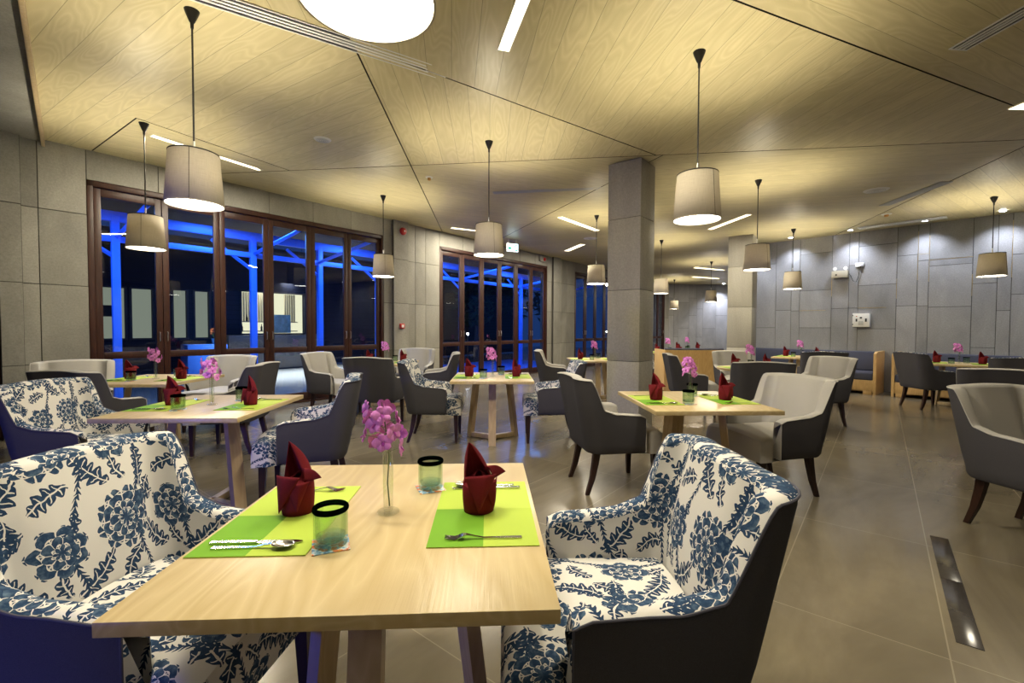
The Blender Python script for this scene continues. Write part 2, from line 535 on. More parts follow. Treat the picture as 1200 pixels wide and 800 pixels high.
# ------------------------------------------------------------------ mesh helpers
class MB:
    def __init__(s):
        s.v, s.f, s.uv, s.mi = [], [], [], []

    def add(s, vs, fs, uvs=None, mi=0, xf=None):
        b = len(s.v)
        for p in vs:
            p = Vector(p)
            s.v.append(xf @ p if xf is not None else p)
        for k, f in enumerate(fs):
            s.f.append([b + i for i in f])
            s.uv.append(uvs[k] if uvs else None)
            s.mi.append(mi)
        return s

    def box(s, c, size, rz=0.0, bev=0.0, mi=0, rot=None, seg=2):
        bm = bmesh.new()
        bmesh.ops.create_cube(bm, size=1)
        for v in bm.verts:
            v.co = Vector((v.co.x * size[0], v.co.y * size[1], v.co.z * size[2]))
        if bev:
            bmesh.ops.bevel(bm, geom=list(bm.edges), offset=bev, segments=seg, profile=0.5, affect='EDGES')
        bm.verts.index_update()
        xf = Matrix.Translation(c) @ (rot.to_4x4() if rot is not None else Matrix.Rotation(rz, 4, 'Z'))
        s.add([v.co.copy() for v in bm.verts], [[v.index for v in f.verts] for f in bm.faces], None, mi, xf)
        bm.free()
        return s

    def grid(s, fn, nu, nv, mi=0, closed=False, flip=False, xf=None, uvfn=None):
        vs, fs, uvs = [], [], []
        cols = nu if closed else nu + 1
        tab = []
        for i in range(nu + 1):
            row = []
            for j in range(nv + 1):
                r = fn(i, j)
                row.append(r)
            tab.append(row)
        for i in range(cols):
            for j in range(nv + 1):
                vs.append(tab[i][j][:3])
        idx = lambda i, j: (i % cols) * (nv + 1) + j
        for i in range(nu):
            for j in range(nv):
                q = [(i, j), (i + 1, j), (i + 1, j + 1), (i, j + 1)]
                if flip:
                    q.reverse()
                fs.append([idx(*a) for a in q])
                uvs.append([tuple(tab[a][b][3:5]) for a, b in q] if len(tab[0][0]) >= 5 else None)
        return s.add(vs, fs, uvs if uvs and uvs[0] else None, mi, xf)

    def tube(s, pts, rad, n=8, mi=0, cap=True, xf=None, squash=None):
        pts = [Vector(p) for p in pts]
        if not isinstance(rad, (list, tuple)):
            rad = [rad] * len(pts)
        vs, fs = [], []
        prev = None
        for i, p in enumerate(pts):
            a = pts[max(0, i - 1)]
            b = pts[min(len(pts) - 1, i + 1)]
            d = (b - a).normalized()
            if prev is None:
                ref = Vector((0, 0, 1)) if abs(d.z) < 0.9 else Vector((1, 0, 0))
                x = d.cross(ref).normalized()
            else:
                x = (prev - d * prev.dot(d)).normalized()
            prev = x
            y = d.cross(x)
            for k in range(n):
                t = 2 * pi * k / n
                vs.append(p + (x * cos(t) + y * sin(t)) * rad[i])
        for i in range(len(pts) - 1):
            for k in range(n):
                fs.append([i * n + k, i * n + (k + 1) % n, (i + 1) * n + (k + 1) % n, (i + 1) * n + k])
        if cap:
            fs.append(list(range(n))[::-1])
            fs.append([(len(pts) - 1) * n + k for k in range(n)])
        return s.add(vs, fs, None, mi, xf)

    def lathe(s, prof, n=24, mi=0, xf=None, uvm=False):
        vs, fs, uvs = [], [], []
        for r, z in prof:
            for k in range(n):
                t = 2 * pi * k / n
                vs.append((r * cos(t), r * sin(t), z))
        m = len(prof)
        for i in range(m - 1):
            for k in range(n):
                k2 = (k + 1) % n
                fs.append([i * n + k, i * n + k2, (i + 1) * n + k2, (i + 1) * n + k])
                R = max(prof[0][0], 0.01)
                a, b = 2 * pi * k / n * R, 2 * pi * (k + 1) / n * R
                uvs.append([(a, prof[i][1]), (b, prof[i][1]), (b, prof[i + 1][1]), (a, prof[i + 1][1])])
        return s.add(vs, fs, uvs if uvm else None, mi, xf)

    def disc(s, r, z, n=24, mi=0, xf=None, up=True):
        vs = [(r * cos(2 * pi * k / n), r * sin(2 * pi * k / n), z) for k in range(n)]
        f = list(range(n))
        return s.add(vs, [f if up else f[::-1]], None, mi, xf)

    def prism(s, poly, z0, z1, mi=0, xf=None):
        n = len(poly)
        vs = [(x, y, z0) for x, y in poly] + [(x, y, z1) for x, y in poly]
        fs = [list(range(n))[::-1], list(range(n, 2 * n))]
        for k in range(n):
            fs.append([k, (k + 1) % n, n + (k + 1) % n, n + k])
        return s.add(vs, fs, None, mi, xf)

    def build(s, name, mats, parent=None, loc=None, rz=0.0, angle=40, solid=0.0, sub=0):
        me = bpy.data.meshes.new(name)
        me.from_pydata(s.v, [], s.f)
        if not isinstance(mats, (list, tuple)):
            mats = [mats]
        for m in mats:
            me.materials.append(m)
        uvl = me.uv_layers.new(name='UVMap')
        me.polygons.foreach_set('material_index', s.mi)
        for p in me.polygons:
            u = s.uv[p.index]
            if u:
                for k, li in enumerate(p.loop_indices):
                    uvl.data[li].uv = u[k]
            else:
                nr = p.normal
                ax = max(range(3), key=lambda i: abs(nr[i]))
                for li, vi in zip(p.loop_indices, p.vertices):
                    c = me.vertices[vi].co
                    uvl.data[li].uv = ((c.y, c.z), (c.x, c.z), (c.x, c.y))[ax]
            p.use_smooth = True
        me.update()
        me.set_sharp_from_angle(angle=radians(angle))
        o = bpy.data.objects.new(name, me)
        COL.objects.link(o)
        if parent is not None:
            o.parent = parent
        if loc is not None:
            o.location = loc
        o.rotation_euler.z = rz
        if solid:
            md = o.modifiers.new('thickness', 'SOLIDIFY')
            md.thickness = solid
            md.offset = 0
        if sub:
            md = o.modifiers.new('smooth', 'SUBSURF')
            md.levels = md.render_levels = sub
        return o


def tag(o, label, cat, group=None):
    o['label'], o['category'] = label, cat
    if group:
        o['group'] = group
    return o


def thing(name, label, cat, loc=(0, 0, 0), rz=0.0, group=None):
    o = bpy.data.objects.new(name, None)
    COL.objects.link(o)
    o.location = loc
    o.rotation_euler.z = rz
    o.empty_display_size = 0.1
    return tag(o, label, cat, group)


def struct(o):
    o['kind'] = 'structure'
    return o


def dup(root, loc, rz, label, group=None, cat=None):
    """a copy of a thing with copies of its parts and sub-parts"""
    def rec(o, parent):
        c = o.copy()
        COL.objects.link(c)
        if parent is not None:
            c.parent = parent
        for k in [x for x in o.children]:
            rec(k, c)
        return c
    r = rec(root, None)
    r.location = loc
    r.rotation_euler.z = rz
    r['label'] = label
    if group:
        r['group'] = group
    return r


def smooth(a, b, x):
    t = max(0.0, min(1.0, (x - a) / (b - a)))
    return t * t * (3 - 2 * t)


# ------------------------------------------------------------------ room shell
CEIL = 3.40
WO = Vector((-3.44, 7.87, 0))           # window wall: a point on it, along it, out of it
WU = Vector((0.630, 0.776, 0)).normalized()
WN = Vector((-0.776, 0.630, 0)).normalized()
BO = Vector((7.58, 9.40, 0))            # stone feature wall: a point on it, along it (away), into the wall
BU = Vector((-0.663, 0.749, 0)).normalized()
BN = Vector((0.749, 0.663, 0)).normalized()


def frame(o, u, n):
    m = Matrix((u, n, Vector((0, 0, 1)))).transposed().to_4x4()
    m.translation = o
    return m


WF = frame(WO, WU, WN)                   # local: x along, y outwards, z up
BF = frame(BO, BU, BN)
FF = frame(Vector((0, 0, 0)), WU, -WN)


def ceil_z(x):
    return 3.395 - 0.010 * max(-6.0, min(9.0, x))


# floor
mb = MB()
fl = [(-9, -4), (16, -4), (16, 26), (-9, 26)]
u_of = lambda p: (Vector((p[0], p[1], 0)).dot(WU), Vector((p[0], p[1], 0)).dot(-WN))
inner = []


def clip(poly, a, b, gap=0.0):
    """part of a convex polygon on the left of the line a->b"""
    d = (Vector(b) - Vector(a)).normalized()
    n = Vector((-d.y, d.x))
    k = n.dot(Vector(a)) + gap
    out = []
    for i in range(len(poly)):
        p, q = Vector(poly[i]), Vector(poly[(i + 1) % len(poly)])
        dp, dq = n.dot(p) - k, n.dot(q) - k
        if dp >= 0:
            out.append(tuple(p))
        if dp * dq < 0:
            t = dp / (dp - dq)
            out.append(tuple(p + (q - p) * t))
    return out


w_a = (WO - WU * 14 + WN * 0.10).xy
w_b = (WO + WU * 30 + WN * 0.10).xy
floor_poly = clip(fl, w_b, w_a)
pts = [(x, y, 0.0) for x, y in floor_poly]
low = [(x, y, -0.12) for x, y in floor_poly]
n = len(pts)
mb.add(pts, [list(range(n))], [[u_of(p) for p in pts]])
mb.add(low, [list(range(n))[::-1]])
mb.add(pts + low, [[k, n + k, n + (k + 1) % n, (k + 1) % n] for k in range(n)])
struct(mb.build('floor', M['floor']))


# ceiling: facets of boards split along the seams
def c2(px, py):
    p = at(px, py, CEIL)
    return (p.x, p.y)


ceil_full = clip([(-9, -4), (16, -4), (16, 26), (-9, 26)], w_b, w_a)
edge_a, edge_b = c2(50, 165), c2(25, 0)
GAP = 0.007
wood_part = clip(ceil_full, edge_a, edge_b)
soffit = clip(ceil_full, edge_b, edge_a)
L4 = (c2(340, 202), c2(800, 178))
L2 = (c2(528, 93), c2(770, 180))
L3 = (c2(870, 0), c2(1190, 118))
L1 = (c2(422, 70), c2(515, 265))
L6 = (c2(1200, 165), c2(1030, 247))
L8 = (c2(605, 270), c2(715, 212))
L7 = (c2(160, 142), c2(340, 202))
L7b = (c2(160, 142), c2(112, 178))


def halves(poly, L):
    return clip(poly, L[0], L[1], GAP), clip(poly, L[1], L[0], GAP)


far_p, near_p = halves(wood_part, L4)
if sum(p[1] for p in far_p) / len(far_p) < sum(p[1] for p in near_p) / len(near_p):
    far_p, near_p = near_p, far_p


def by_x(poly, L):
    a, b = halves(poly, L)
    if not a or not b:
        return (a or b), []
    ma, mb_ = sum(p[0] for p in a) / len(a), sum(p[0] for p in b) / len(b)
    return (a, b) if ma < mb_ else (b, a)


NL, NR = by_x(near_p, L2)
A_, B_ = by_x(NL, L1)
C_, E_ = by_x(NR, L3)
F1, F2 = by_x(far_p, L1)
F2a, F2b = by_x(F2, L8)
F2b, G_ = by_x(F2b, L6)
A1, A2, A3 = clip(A_, L7[0], L7[1]), clip(A_, L7[1], L7[0], 2 * GAP), clip(A_, L7[1], L7[0])
if sum(p[0] for p in A1) / len(A1) < sum(p[0] for p in A2) / len(A2):
    A1, A2, A3 = clip(A_, L7[1], L7[0]), clip(A_, L7[0], L7[1], 2 * GAP), clip(A_, L7[0], L7[1])
qa, qb = halves(A2, L7b)
A2 = qa if sum(p[1] for p in qa) / len(qa) > sum(p[1] for p in qb) / len(qb) else qb
qa, qb = halves(A3, L7b)
A3 = qa if sum(p[1] for p in qa) / len(qa) < sum(p[1] for p in qb) / len(qb) else qb
facets = [(A1, (2.08, -1.33)), (A3, (2.08, -1.33)), (A2, (1.2, 1.0)), (B_, (-0.05, 1)), (C_, (-0.14, 1.05)), (E_, (0.52, 0.22)), (F1, (1.0, 0.9)), (F2a, (0.9, 0.35)),
          (F2b, (2.2, -0.6)), (G_, (0.83, 0.58))]
mb = MB()
for poly, d in facets:
    if len(poly) < 3:
        continue
    d = Vector(d).normalized()
    e = Vector((d.y, -d.x))
    n = len(poly)
    vs = [(x, y, ceil_z(x)) for x, y in poly] + [(x, y, ceil_z(x) + 0.03) for x, y in poly]
    uv = [(Vector(p).dot(e) + 40, Vector(p).dot(d)) for p in poly]
    area = sum(poly[i][0] * poly[(i + 1) % n][1] - poly[(i + 1) % n][0] * poly[i][1] for i in range(n))
    order = list(range(n))
    if area > 0:
        order.reverse()
    mb.add(vs, [order], [[uv[k] for k in order]])
    mb.add(vs, [[k, n + k, n + (k + 1) % n, (k + 1) % n] for k in range(n)], None, 1)
n = len(ceil_full)
mb.add([(x, y, ceil_z(x) + 0.031) for x, y in ceil_full] + [(x, y, ceil_z(x) + 0.25) for x, y in ceil_full],
       [list(range(n))[::-1], list(range(n, 2 * n))], None, 1)
struct(mb.build('ceiling', [M['ceil_wood'], M['seam']]))
mb = MB()
n = len(soffit)
mb.prism(soffit, CEIL + 0.02, CEIL + 0.05, 0)
struct(mb.build('ceiling_border', M['stone_warm']))
a, b = Vector(edge_a), Vector(edge_b)
d = (b - a).normalized()
mb = MB()
c = (a + d * 4 + Vector((d.y, -d.x)) * 0.0)
mb.box((c.x, c.y, CEIL + 0.02), (10, 0.03, 0.10), math.atan2(d.y, d.x), 0.004)
struct(mb.build('trim_1', M['table_leg']))


def tiled(mb, x0, x1, z0, z1, thick, widths, heights, seed=0, y0=0.0, gap=0.008, face=-1):
    """a slab with stone slabs on its room face, in wall coordinates (x along, y out)"""
    rnd = random.Random(seed)
    mb.box(((x0 + x1) / 2, y0 + 0.012 + thick / 2, (z0 + z1) / 2), (x1 - x0, thick, z1 - z0), mi=1)
    x = x0
    k = 0
    while x < x1 - 1e-4:
        w = widths[k % len(widths)]
        xe = min(x1, x + w)
        if x1 - xe < 0.08:
            xe = x1
        z = z0
        hs = heights[k % len(heights)]
        j = 0
        while z < z1 - 1e-4:
            h = hs[j % len(hs)]
            ze = min(z1, z + h)
            if z1 - ze < 0.06:
                ze = z1
            mb.box(((x + xe) / 2, y0 + 0.010, (z + ze) / 2), (xe - x - gap, 0.022, ze - z - gap), bev=0.0012, mi=0, seg=1)
            z = ze
            j += 1
        x = xe
        k += 1


WTOP = 3.55
HEAD = 3.085
wins = [(-11.8, -3.60), (-2.86, 1.447), (2.90, 7.09), (8.63, 12.80), (14.30, 16.4)]
mb = MB()
for i, (a, b) in enumerate([(-3.60, -2.86), (1.447, 2.90), (7.09, 8.63), (12.80, 14.30), (16.4, 17.6)]):
    ws = [0.18, 0.14, 0.60] if i == 0 else [0.46, 0.32, 0.28, 0.5]
    tiled(mb, a, b, 0, WTOP, 0.24, ws, [[0.83, 0.94, 0.88, 0.9]], i)
for i, (a, b) in enumerate(wins):
    tiled(mb, a, b, HEAD, WTOP, 0.24, [0.72], [[1]], i + 20)
# projecting pilaster strips beside the openings
for a, b in [(-3.60, -3.42), (1.62, 1.98), (7.30, 7.66), (13.0, 13.4)]:
    tiled(mb, a, b, 0, WTOP, 0.05, [b - a], [[0.83, 0.94, 0.88, 0.9]], 3, -0.09)
o = struct(mb.build('wall_left', [M['stone_warm'], M['grout']]))
o.matrix_world = WF

# feature wall on the far right, slabs of many widths
rnd = random.Random(11)
mb = MB()
x = -6.5
cw = [0.42, 0.20, 0.93, 0.36, 0.20, 0.72, 0.17, 0.24, 0.33, 0.62, 0.26, 0.60, 0.30, 0.5]
hts = [[1.1, 1.0, 1.4], [0.72, 1.35, 0.9, 0.6], [1.62, 0.62, 1.2], [0.5, 1.24, 0.9, 1.1], [1.9, 0.5, 1.3], [0.98, 0.78, 1.06, 0.9],
       [1.4, 1.1, 1.2]]
jx = [-6.5, -6.1, -5.2, -4.9, -4.3, -4.1, -3.2, -2.9, -2.45, -1.82, -1.647, -1.333, -0.737, -0.573, -0.259, 0.37, 0.534, 0.843, 1.46, 1.633, 1.96, 2.45, 2.85]
jz = {0: [1.2, 2.3], 1: [0.8, 1.9, 2.6], 2: [1.5, 2.8], 3: [1.1, 2.2], 4: [0.9, 2.5], 5: [1.7], 6: [1.0, 2.1, 2.9], 7: [1.6, 2.7], 8: [0.7, 1.9, 2.6], 9: [1.62], 10: [2.12, 0.95],
      11: [2.50, 1.71], 12: [2.62, 1.74], 13: [2.75, 1.75], 14: [3.02, 2.20, 1.29], 15: [2.64, 1.73], 16: [1.73], 17: [2.98, 2.15, 1.31], 18: [2.56, 1.70], 19: [1.72], 20: [2.83, 1.31],
      21: [2.55, 1.73]}
for k in range(len(jx) - 1):
    zz = [0.0] + sorted(jz.get(k, [1.5])) + [3.46]
    tiled(mb, jx[k], jx[k + 1], 0, 3.46, 0.25, [9], [[b_ - a_ for a_, b_ in zip(zz[:-1], zz[1:])]], 5)
# brass inlays in some joints
for x, z0, z1 in ((-0.573, 2.25, 3.2), (-0.737, 2.2, 3.1), (-1.333, 1.9, 2.3), (0.843, 2.0, 2.4), (-0.259, 1.9, 2.3), (-1.82, 2.2, 3.2)):
    mb.box((x, -0.002, (z0 + z1) / 2), (0.006, 0.006, z1 - z0), mi=2)
for x0, x1, z in ((-1.333, -0.737, 2.62), (-0.737, -0.573, 2.75), (-0.1, 0.37, 1.73), (0.95, 1.46, 1.70)):
    mb.box(((x0 + x1) / 2, -0.002, z), (x1 - x0, 0.006, 0.006), mi=2)
o = struct(mb.build('wall_right', [M['stone_cool'], M['grout'], M['brass']]))
o.matrix_world = BF
# distant end wall and the wall behind the viewer
mb = MB()
tiled(mb, 6.6, 15, 0, 3.5, 0.25, [0.55, 0.3, 0.2, 0.5, 0.35, 0.28, 0.6], [[1.3, 1.2, 1.1], [1.9, 0.8, 0.9], [0.9, 1.3, 1.3]], 9)
o = struct(mb.build('wall_back', [M['stone_cool'], M['grout']]))
o.location = (0, 21.0, 0)
mb = MB()
tiled(mb, -9, 16, 0, 3.5, 0.25, [0.9, 0.7], [[1.2, 1.2, 1.2]], 10)
o = struct(mb.build('wall_front', [M['stone_warm'], M['grout']]))
o.rotation_euler.z = pi
o.location = (7, -3.0, 0)


# columns
def column(name, cx, cy, rz, w):
    mb = MB()
    z = 0
    for h in (0.86, 0.90, 0.90, 0.80):
        ze = min(3.37, z + h)
        mb.box((0, 0, (z + ze) / 2), (w, w, ze - z - 0.005), bev=0.004)
        z = ze
    mb.box((0, 0, 1.69), (w - 0.02, w - 0.02, 3.36), mi=1)
    o = struct(mb.build(name, [M['column_stone'], M['grout']]))
    o.location = (cx, cy, 0)
    o.rotation_euler.z = rz
    return o


column('column_1', 1.54, 5.93, radians(51), 0.44)
column('column_2', 5.22, 10.35, radians(51), 0.50)


# bifold glass doors
def doors(name, a, b, n):
    root = bpy.data.objects.new(name, None)
    COL.objects.link(root)
    root.matrix_world = WF
    struct(root)
    fr = MB()
    fr.box(((a + b) / 2, 0.06, HEAD - 0.035), (b - a, 0.12, 0.07), bev=0.004)
    fr.box(((a + b) / 2, 0.06, 0.015), (b - a, 0.12, 0.03), bev=0.003)
    for x in (a + 0.03, b - 0.03):
        fr.box((x, 0.06, HEAD / 2), (0.06, 0.12, HEAD), bev=0.004)
    fr.build('door_frame', M['door_wood'], root)
    x0, x1 = a + 0.062, b - 0.062
    w = (x1 - x0) / n
    for i in range(n):
        l, r = x0 + i * w + 0.003, x0 + (i + 1) * w - 0.003
        lf = MB()
        top = HEAD - 0.075
        for x in (l + 0.036, r - 0.036):
            lf.box((x, 0.06, (0.035 + top) / 2), (0.072, 0.05, top - 0.035), bev=0.004)
        for z, h in ((0.10, 0.13), (0.905, 0.09), (top - 0.05, 0.10)):
            lf.box(((l + r) / 2, 0.06, z), (r - l - 0.144, 0.046, h), bev=0.004)
        leaf = lf.build('door_leaf', M['door_wood'], root)
        p = MB()
        for z0, z1 in ((0.16, 0.865), (0.945, top - 0.095)):
            p.box(((l + r) / 2, 0.06, (z0 + z1) / 2), (r - l - 0.142, 0.006, z1 - z0))
        p.build('glass_pane', M['glass'], leaf)
        hd = MB()
        hx = (r - 0.04) if i % 2 == 0 else (l + 0.04)
        hd.tube([(hx, 0.034, 1.08), (hx, 0.015, 1.085), (hx, 0.015, 1.20), (hx, 0.034, 1.205)], 0.006, 6)
        hd.build('handle', M['nickel'], leaf)


doors('window_1', *wins[1], 6)
doors('window_2', *wins[2], 6)
doors('window_3', *wins[3], 6)
doors('window_4', *wins[4], 3)
doors('window_5', *wins[0], 11)

# ------------------------------------------------------------------ pendant lamps
LZ = 2.11


def make_lamp(label, x, y):
    top = ceil_z(x)
    t = thing('pendant_lamp', label, 'pendant lamp', (x, y, LZ), 0, 'drum pendant lamps over the tables')
    H = 0.345
    s = MB()
    s.lathe([(0.1725, 0), (0.148, H)], 48, uvm=True)
    sh = s.build('lamp_shade', M['shade'], t, solid=0.003)
    for rad, z, nm in ((0.148, H, 'top_rim'), (0.1725, 0.0, 'bottom_rim')):
        r = MB()
        r.lathe([(rad - 0.003, z - 0.004), (rad + 0.003, z - 0.004), (rad + 0.003, z + 0.004), (rad - 0.003, z + 0.004), (rad - 0.003, z - 0.004)], 48)
        r.build(nm, M['shade_rim'] if z else M['shade'], sh)
    for ang in (-1.15, 2.0):
        sm = MB()
        ca, sa = cos(ang), sin(ang)
        sm.tube([(0.1745 * ca, 0.1745 * sa, 0.0), (0.150 * ca, 0.150 * sa, H)], 0.0018, 5)
        sm.build('seam', M['shade_rim'], sh)
    d = MB()
    d.lathe([(0.0, 0.006), (0.169, 0.006), (0.169, 0.010), (0.0, 0.010)], 40)
    d.build('diffuser', M['diffuser'], t)
    p = MB()
    p.lathe([(0.0, H - 0.03), (0.030, H - 0.03), (0.030, H - 0.026), (0.0, H - 0.026)], 24)
    for k in range(3):
        a = 2 * pi * k / 3
        p.tube([(0.025 * cos(a), 0.025 * sin(a), H - 0.028), (0.147 * cos(a), 0.147 * sin(a), H - 0.012)], 0.003, 5)
    p.build('top_plate', M['white'], t)
    rod = MB()
    rod.tube([(0, 0, H - 0.03), (0, 0, top - LZ - 0.05)], 0.006, 8)
    rod.build('rod', M['black'], t)
    sl = MB()
    sl.tube([(0, 0, H - 0.03), (0, 0, H + 0.085)], 0.0085, 10)
    sl.build('sleeve', M['nickel'], t)
    cp = MB()
    cz = top - LZ
    cp.lathe([(0.0, cz - 0.12), (0.010, cz - 0.12), (0.011, cz - 0.085), (0.018, cz - 0.075), (0.040, cz - 0.02), (0.046, cz), (0.0, cz)], 20)
    cp.build('ceiling_rose', M['black'], t)
    light('bulb_light', 'POINT', (0, 0, 0.235), LAMP_W, (1.0, 0.89, 0.66), t, shadow_soft_size=0.055)
    return t


T = {
    1: (-0.367, 1.341, 0.052), 2: (-2.13, 3.22, 0.045), 3: (-3.80, 4.84, 0.045), 4: (-0.22, 5.20, 0.03), 5: (1.39, 3.53, 0.03),
    6: (-2.02, 7.30, 0.03), 7: (1.50, 8.20, 0.03), 8: (3.75, 10.9, 0.0), 9: (3.42, 6.50, 0.0), 10: (5.85, 9.20, -0.72), 11: (7.35, 7.47, -0.72), 12: (4.75, 12.3, 0.0),
}
lamps = [
    (-0.375, 1.19, 'drum pendant lamp cropped by the top edge, above the front table'),
    (-2.18, 3.15, 'large linen pendant lamp hanging before the window nearest the corner'),
    (-3.92, 4.90, 'linen pendant lamp low over the corner table, seen against the window glass'),
    (-0.27, 5.25, 'linen pendant lamp hanging beside the green exit sign'),
    (1.42, 3.53, 'linen pendant lamp beside the nearer stone column, over its table'),
    (-2.10, 7.45, 'small linen pendant lamp at the end of the first set of glass doors'),
    (1.57, 8.55, 'small linen pendant lamp just behind the nearer stone column'),
    (3.52, 10.8, 'small linen pendant lamp in the gap beyond the nearer stone column'),
    (6.10, 14.0, 'tiny linen pendant lamp before the distant end wall, nearer of two'),
    (6.75, 19.0, 'tiny linen pendant lamp before the distant end wall, farther of two'),
    (3.45, 6.45, 'linen pendant lamp overlapping the farther stone column'),
    (5.80, 9.45, 'linen pendant lamp before the grey stone wall, over the farther banquette'),
    (0.95, -0.95, 'added fill pendant lamp behind the viewer, aisle side'),  # unseen, added to fill the dark chair sides facing the viewer
    (-1.75, -0.35, 'added fill pendant lamp behind the viewer, window side'),  # second unseen pendant, added for the same fill
    (7.45, 7.10, 'linen pendant lamp before the grey stone wall, over the nearer banquette'),
]
for x, y, lab in lamps:
    make_lamp(lab, x, y)


# ------------------------------------------------------------------ armchairs
def make_chair(name, label, inner_mat, pipe_mat):
    t = thing(name, label, 'armchair')
    # plan of the wall: from the left arm's front round the back to the right arm's front
    R, HB = 0.095, 0.18                  # corner radius, half width of the straight back
    LQ = HB + R * pi / 2 + 0.315         # half length of the wall

    def plan(e):
        q = abs(e)
        sg = 1 if e >= 0 else -1
        if q < HB:
            return (-0.27, sg * q)
        if q < HB + R * pi / 2:
            a_ = (q - HB) / R
            return (-0.27 + R * (1 - cos(a_)), sg * (HB + R * sin(a_)))
        return (-0.27 + R + (q - HB - R * pi / 2), sg * (HB + R))
    st = [0, 0.04, 0.08, 0.12, 0.16] + [0.18 + 0.0165 * k for k in range(7)] + [0.285 + 0.0055 * k for k in range(24)] + [0.43, 0.47, 0.52, 0.56, 0.60, 0.63, LQ - 0.008, LQ]
    st = [v for v in st if v <= LQ + 1e-6]
    ev = [v for v in st[::-1]] + [-v for v in st[1:]]
    path = [plan(e) for e in ev]
    N = len(path)
    arc = [LQ - e for e in ev]
    mid = LQ
    nrm = []
    for i in range(N):
        a = Vector(path[max(0, i - 1)])
        b = Vector(path[min(N - 1, i + 1)])
        d = (b - a).normalized()
        nrm.append(Vector((-d.y, d.x)))
    # outward = away from the seat centre
    nrm = [(-q if q.dot(Vector(p) - Vector((0.0, 0.0))) < 0 else q) for p, q in zip(path, nrm)]

    def top(i):
        e = abs(arc[i] - mid)              # distance from the middle of the back
        L = mid
        f = 1 - 0.86 * smooth(0.292, 0.338, e) - 0.14 * smooth(0.31, 0.42, e)
        arm = 0.620 + 0.018 * smooth(L, L - 0.3, e)
        crown = 0.018 * (1 - (e / 0.3) ** 2) if e < 0.3 else 0.0
        fr = smooth(L - 0.0, L - 0.035, e)   # rounded front corner of the arm
        return arm + (0.893 - arm) * f + crown - 0.018 * (1 - fr)

    def lean(i, z):
        e = abs(arc[i] - mid)
        w = 1 - smooth(0.26, 0.46, e)
        return -0.155 * max(0.0, z - 0.38) * w

    def flare(i, z):
        e = abs(arc[i] - mid)
        return 0.07 * max(0.0, z - 0.40) * smooth(0.12, 0.26, e) * (1 - smooth(0.30, 0.50, e))

    def thick(i):
        e = abs(arc[i] - mid)
        return 0.068 + 0.012 * (1 - smooth(0.15, 0.35, e))

    def pt(i, off, z):
        p = Vector(path[i]) + nrm[i] * (off + flare(i, z))
        return (p.x + lean(i, z), p.y, z)

    def inner(i, j):
        h, th = top(i), thick(i)
        e = abs(arc[i] - mid)
        prof = []
        z0 = 0.36
        for k in range(9):
            q = k / 8
            z = z0 + (h - 0.022 - z0) * q
            bulge = 0.020 * sin(pi * min(1, q * 1.02)) * (1 - smooth(0.10, 0.24, e)) + 0.006 * sin(pi * q)
            prof.append((-th / 2 - bulge, z))
        prof += [(-th / 2 + 0.004, h - 0.010), (-th / 2 + 0.014, h - 0.003), (0, h), (th / 2 - 0.012, h - 0.002), (th / 2 - 0.002, h - 0.010)]
        o, z = prof[j]
        vv = z if j < 9 else h - 0.02 + (j - 8) * 0.017
        return (*pt(i, o, z), arc[i] * 1.0 + 0.05, vv)
    m = MB()
    m.grid(inner, N - 1, 8)
    tops = [Vector(inner(i, 10)[:3]) for i in range(N)]
    cum = [0.0]
    for i in range(1, N):
        cum.append(cum[-1] + (tops[i] - tops[i - 1]).length)

    def band(i, j):
        q = inner(i, 8 + j)
        return (*q[:3], cum[i] + 0.05, 2.0 + 0.018 * j)
    m.grid(band, N - 1, 5)
    # the arm fronts
    for i, fl in ((0, False), (N - 1, True)):
        th, h = thick(i), top(i)
        ring = [inner(i, j) for j in range(14)]
        low = [(*pt(i, th / 2 - 0.002, 0.33), 0, 0), (*pt(i, -th / 2, 0.33), 0, 0)]
        poly = ring + low
        if True:
            vs = [q[:3] for q in poly]
            uv = [(q[1] + 0.3, q[2]) for q in vs]
            # a slightly padded front: centre point pushed forwards
            cx = sum(v[0] for v in vs) / len(vs) + 0.012
            cy = sum(v[1] for v in vs) / len(vs)
            n = len(vs)
            vs2 = vs + [(cx, cy, 0.42), (cx, cy, h - 0.05)]
            fs, us = [], []
            for k in range(n):
                a, b = k, (k + 1) % n
                c = n + 1 if (vs[a][2] + vs[b][2]) / 2 > 0.48 else n
                f = [a, b, c]
                fs.append(f)
            fs.append([0 if False else 3, n + 1, n]) if False else None
            us = [[(vs2[q][1] + 0.3, vs2[q][2]) for q in f] for f in fs]
            m.add(vs2, fs, us)
    m.build('inner_upholstery', inner_mat, t, angle=70)

    def outer(i, j):
        h, th = top(i), thick(i)
        zs = [h - 0.010, h - 0.03, 0.56 if h > 0.7 else h - 0.10, 0.48, 0.40, 0.345, 0.325]
        of = [th / 2 - 0.002, th / 2 + 0.002, th / 2 + 0.004, th / 2 + 0.004, th / 2, th / 2 - 0.006, th / 2 - 0.02]
        return (*pt(i, of[j], zs[j]), arc[i], zs[j])
    m = MB()
    m.grid(outer, N - 1, 6, flip=True)
    m.grid(lambda i, j: (*pt(i, (thick(i) / 2 - 0.02) * (1 - j) - j * thick(i) / 2, 0.325), 0, 0), N - 1, 1, flip=True)
    m.build('outer_shell', M['dark_cloth'], t, angle=70)
    p = MB()
    line = [pt(0, thick(0) / 2 + 0.001, 0.33), pt(0, thick(0) / 2 + 0.001, 0.5)] + [pt(i, thick(i) / 2 + 0.001, top(i) - 0.010) for i in range(N)] + \
           [pt(N - 1, thick(0) / 2 + 0.001, 0.5), pt(N - 1, thick(0) / 2 + 0.001, 0.33)]
    p.tube(line, 0.0035, 6)
    p.build('piping', pipe_mat, t)

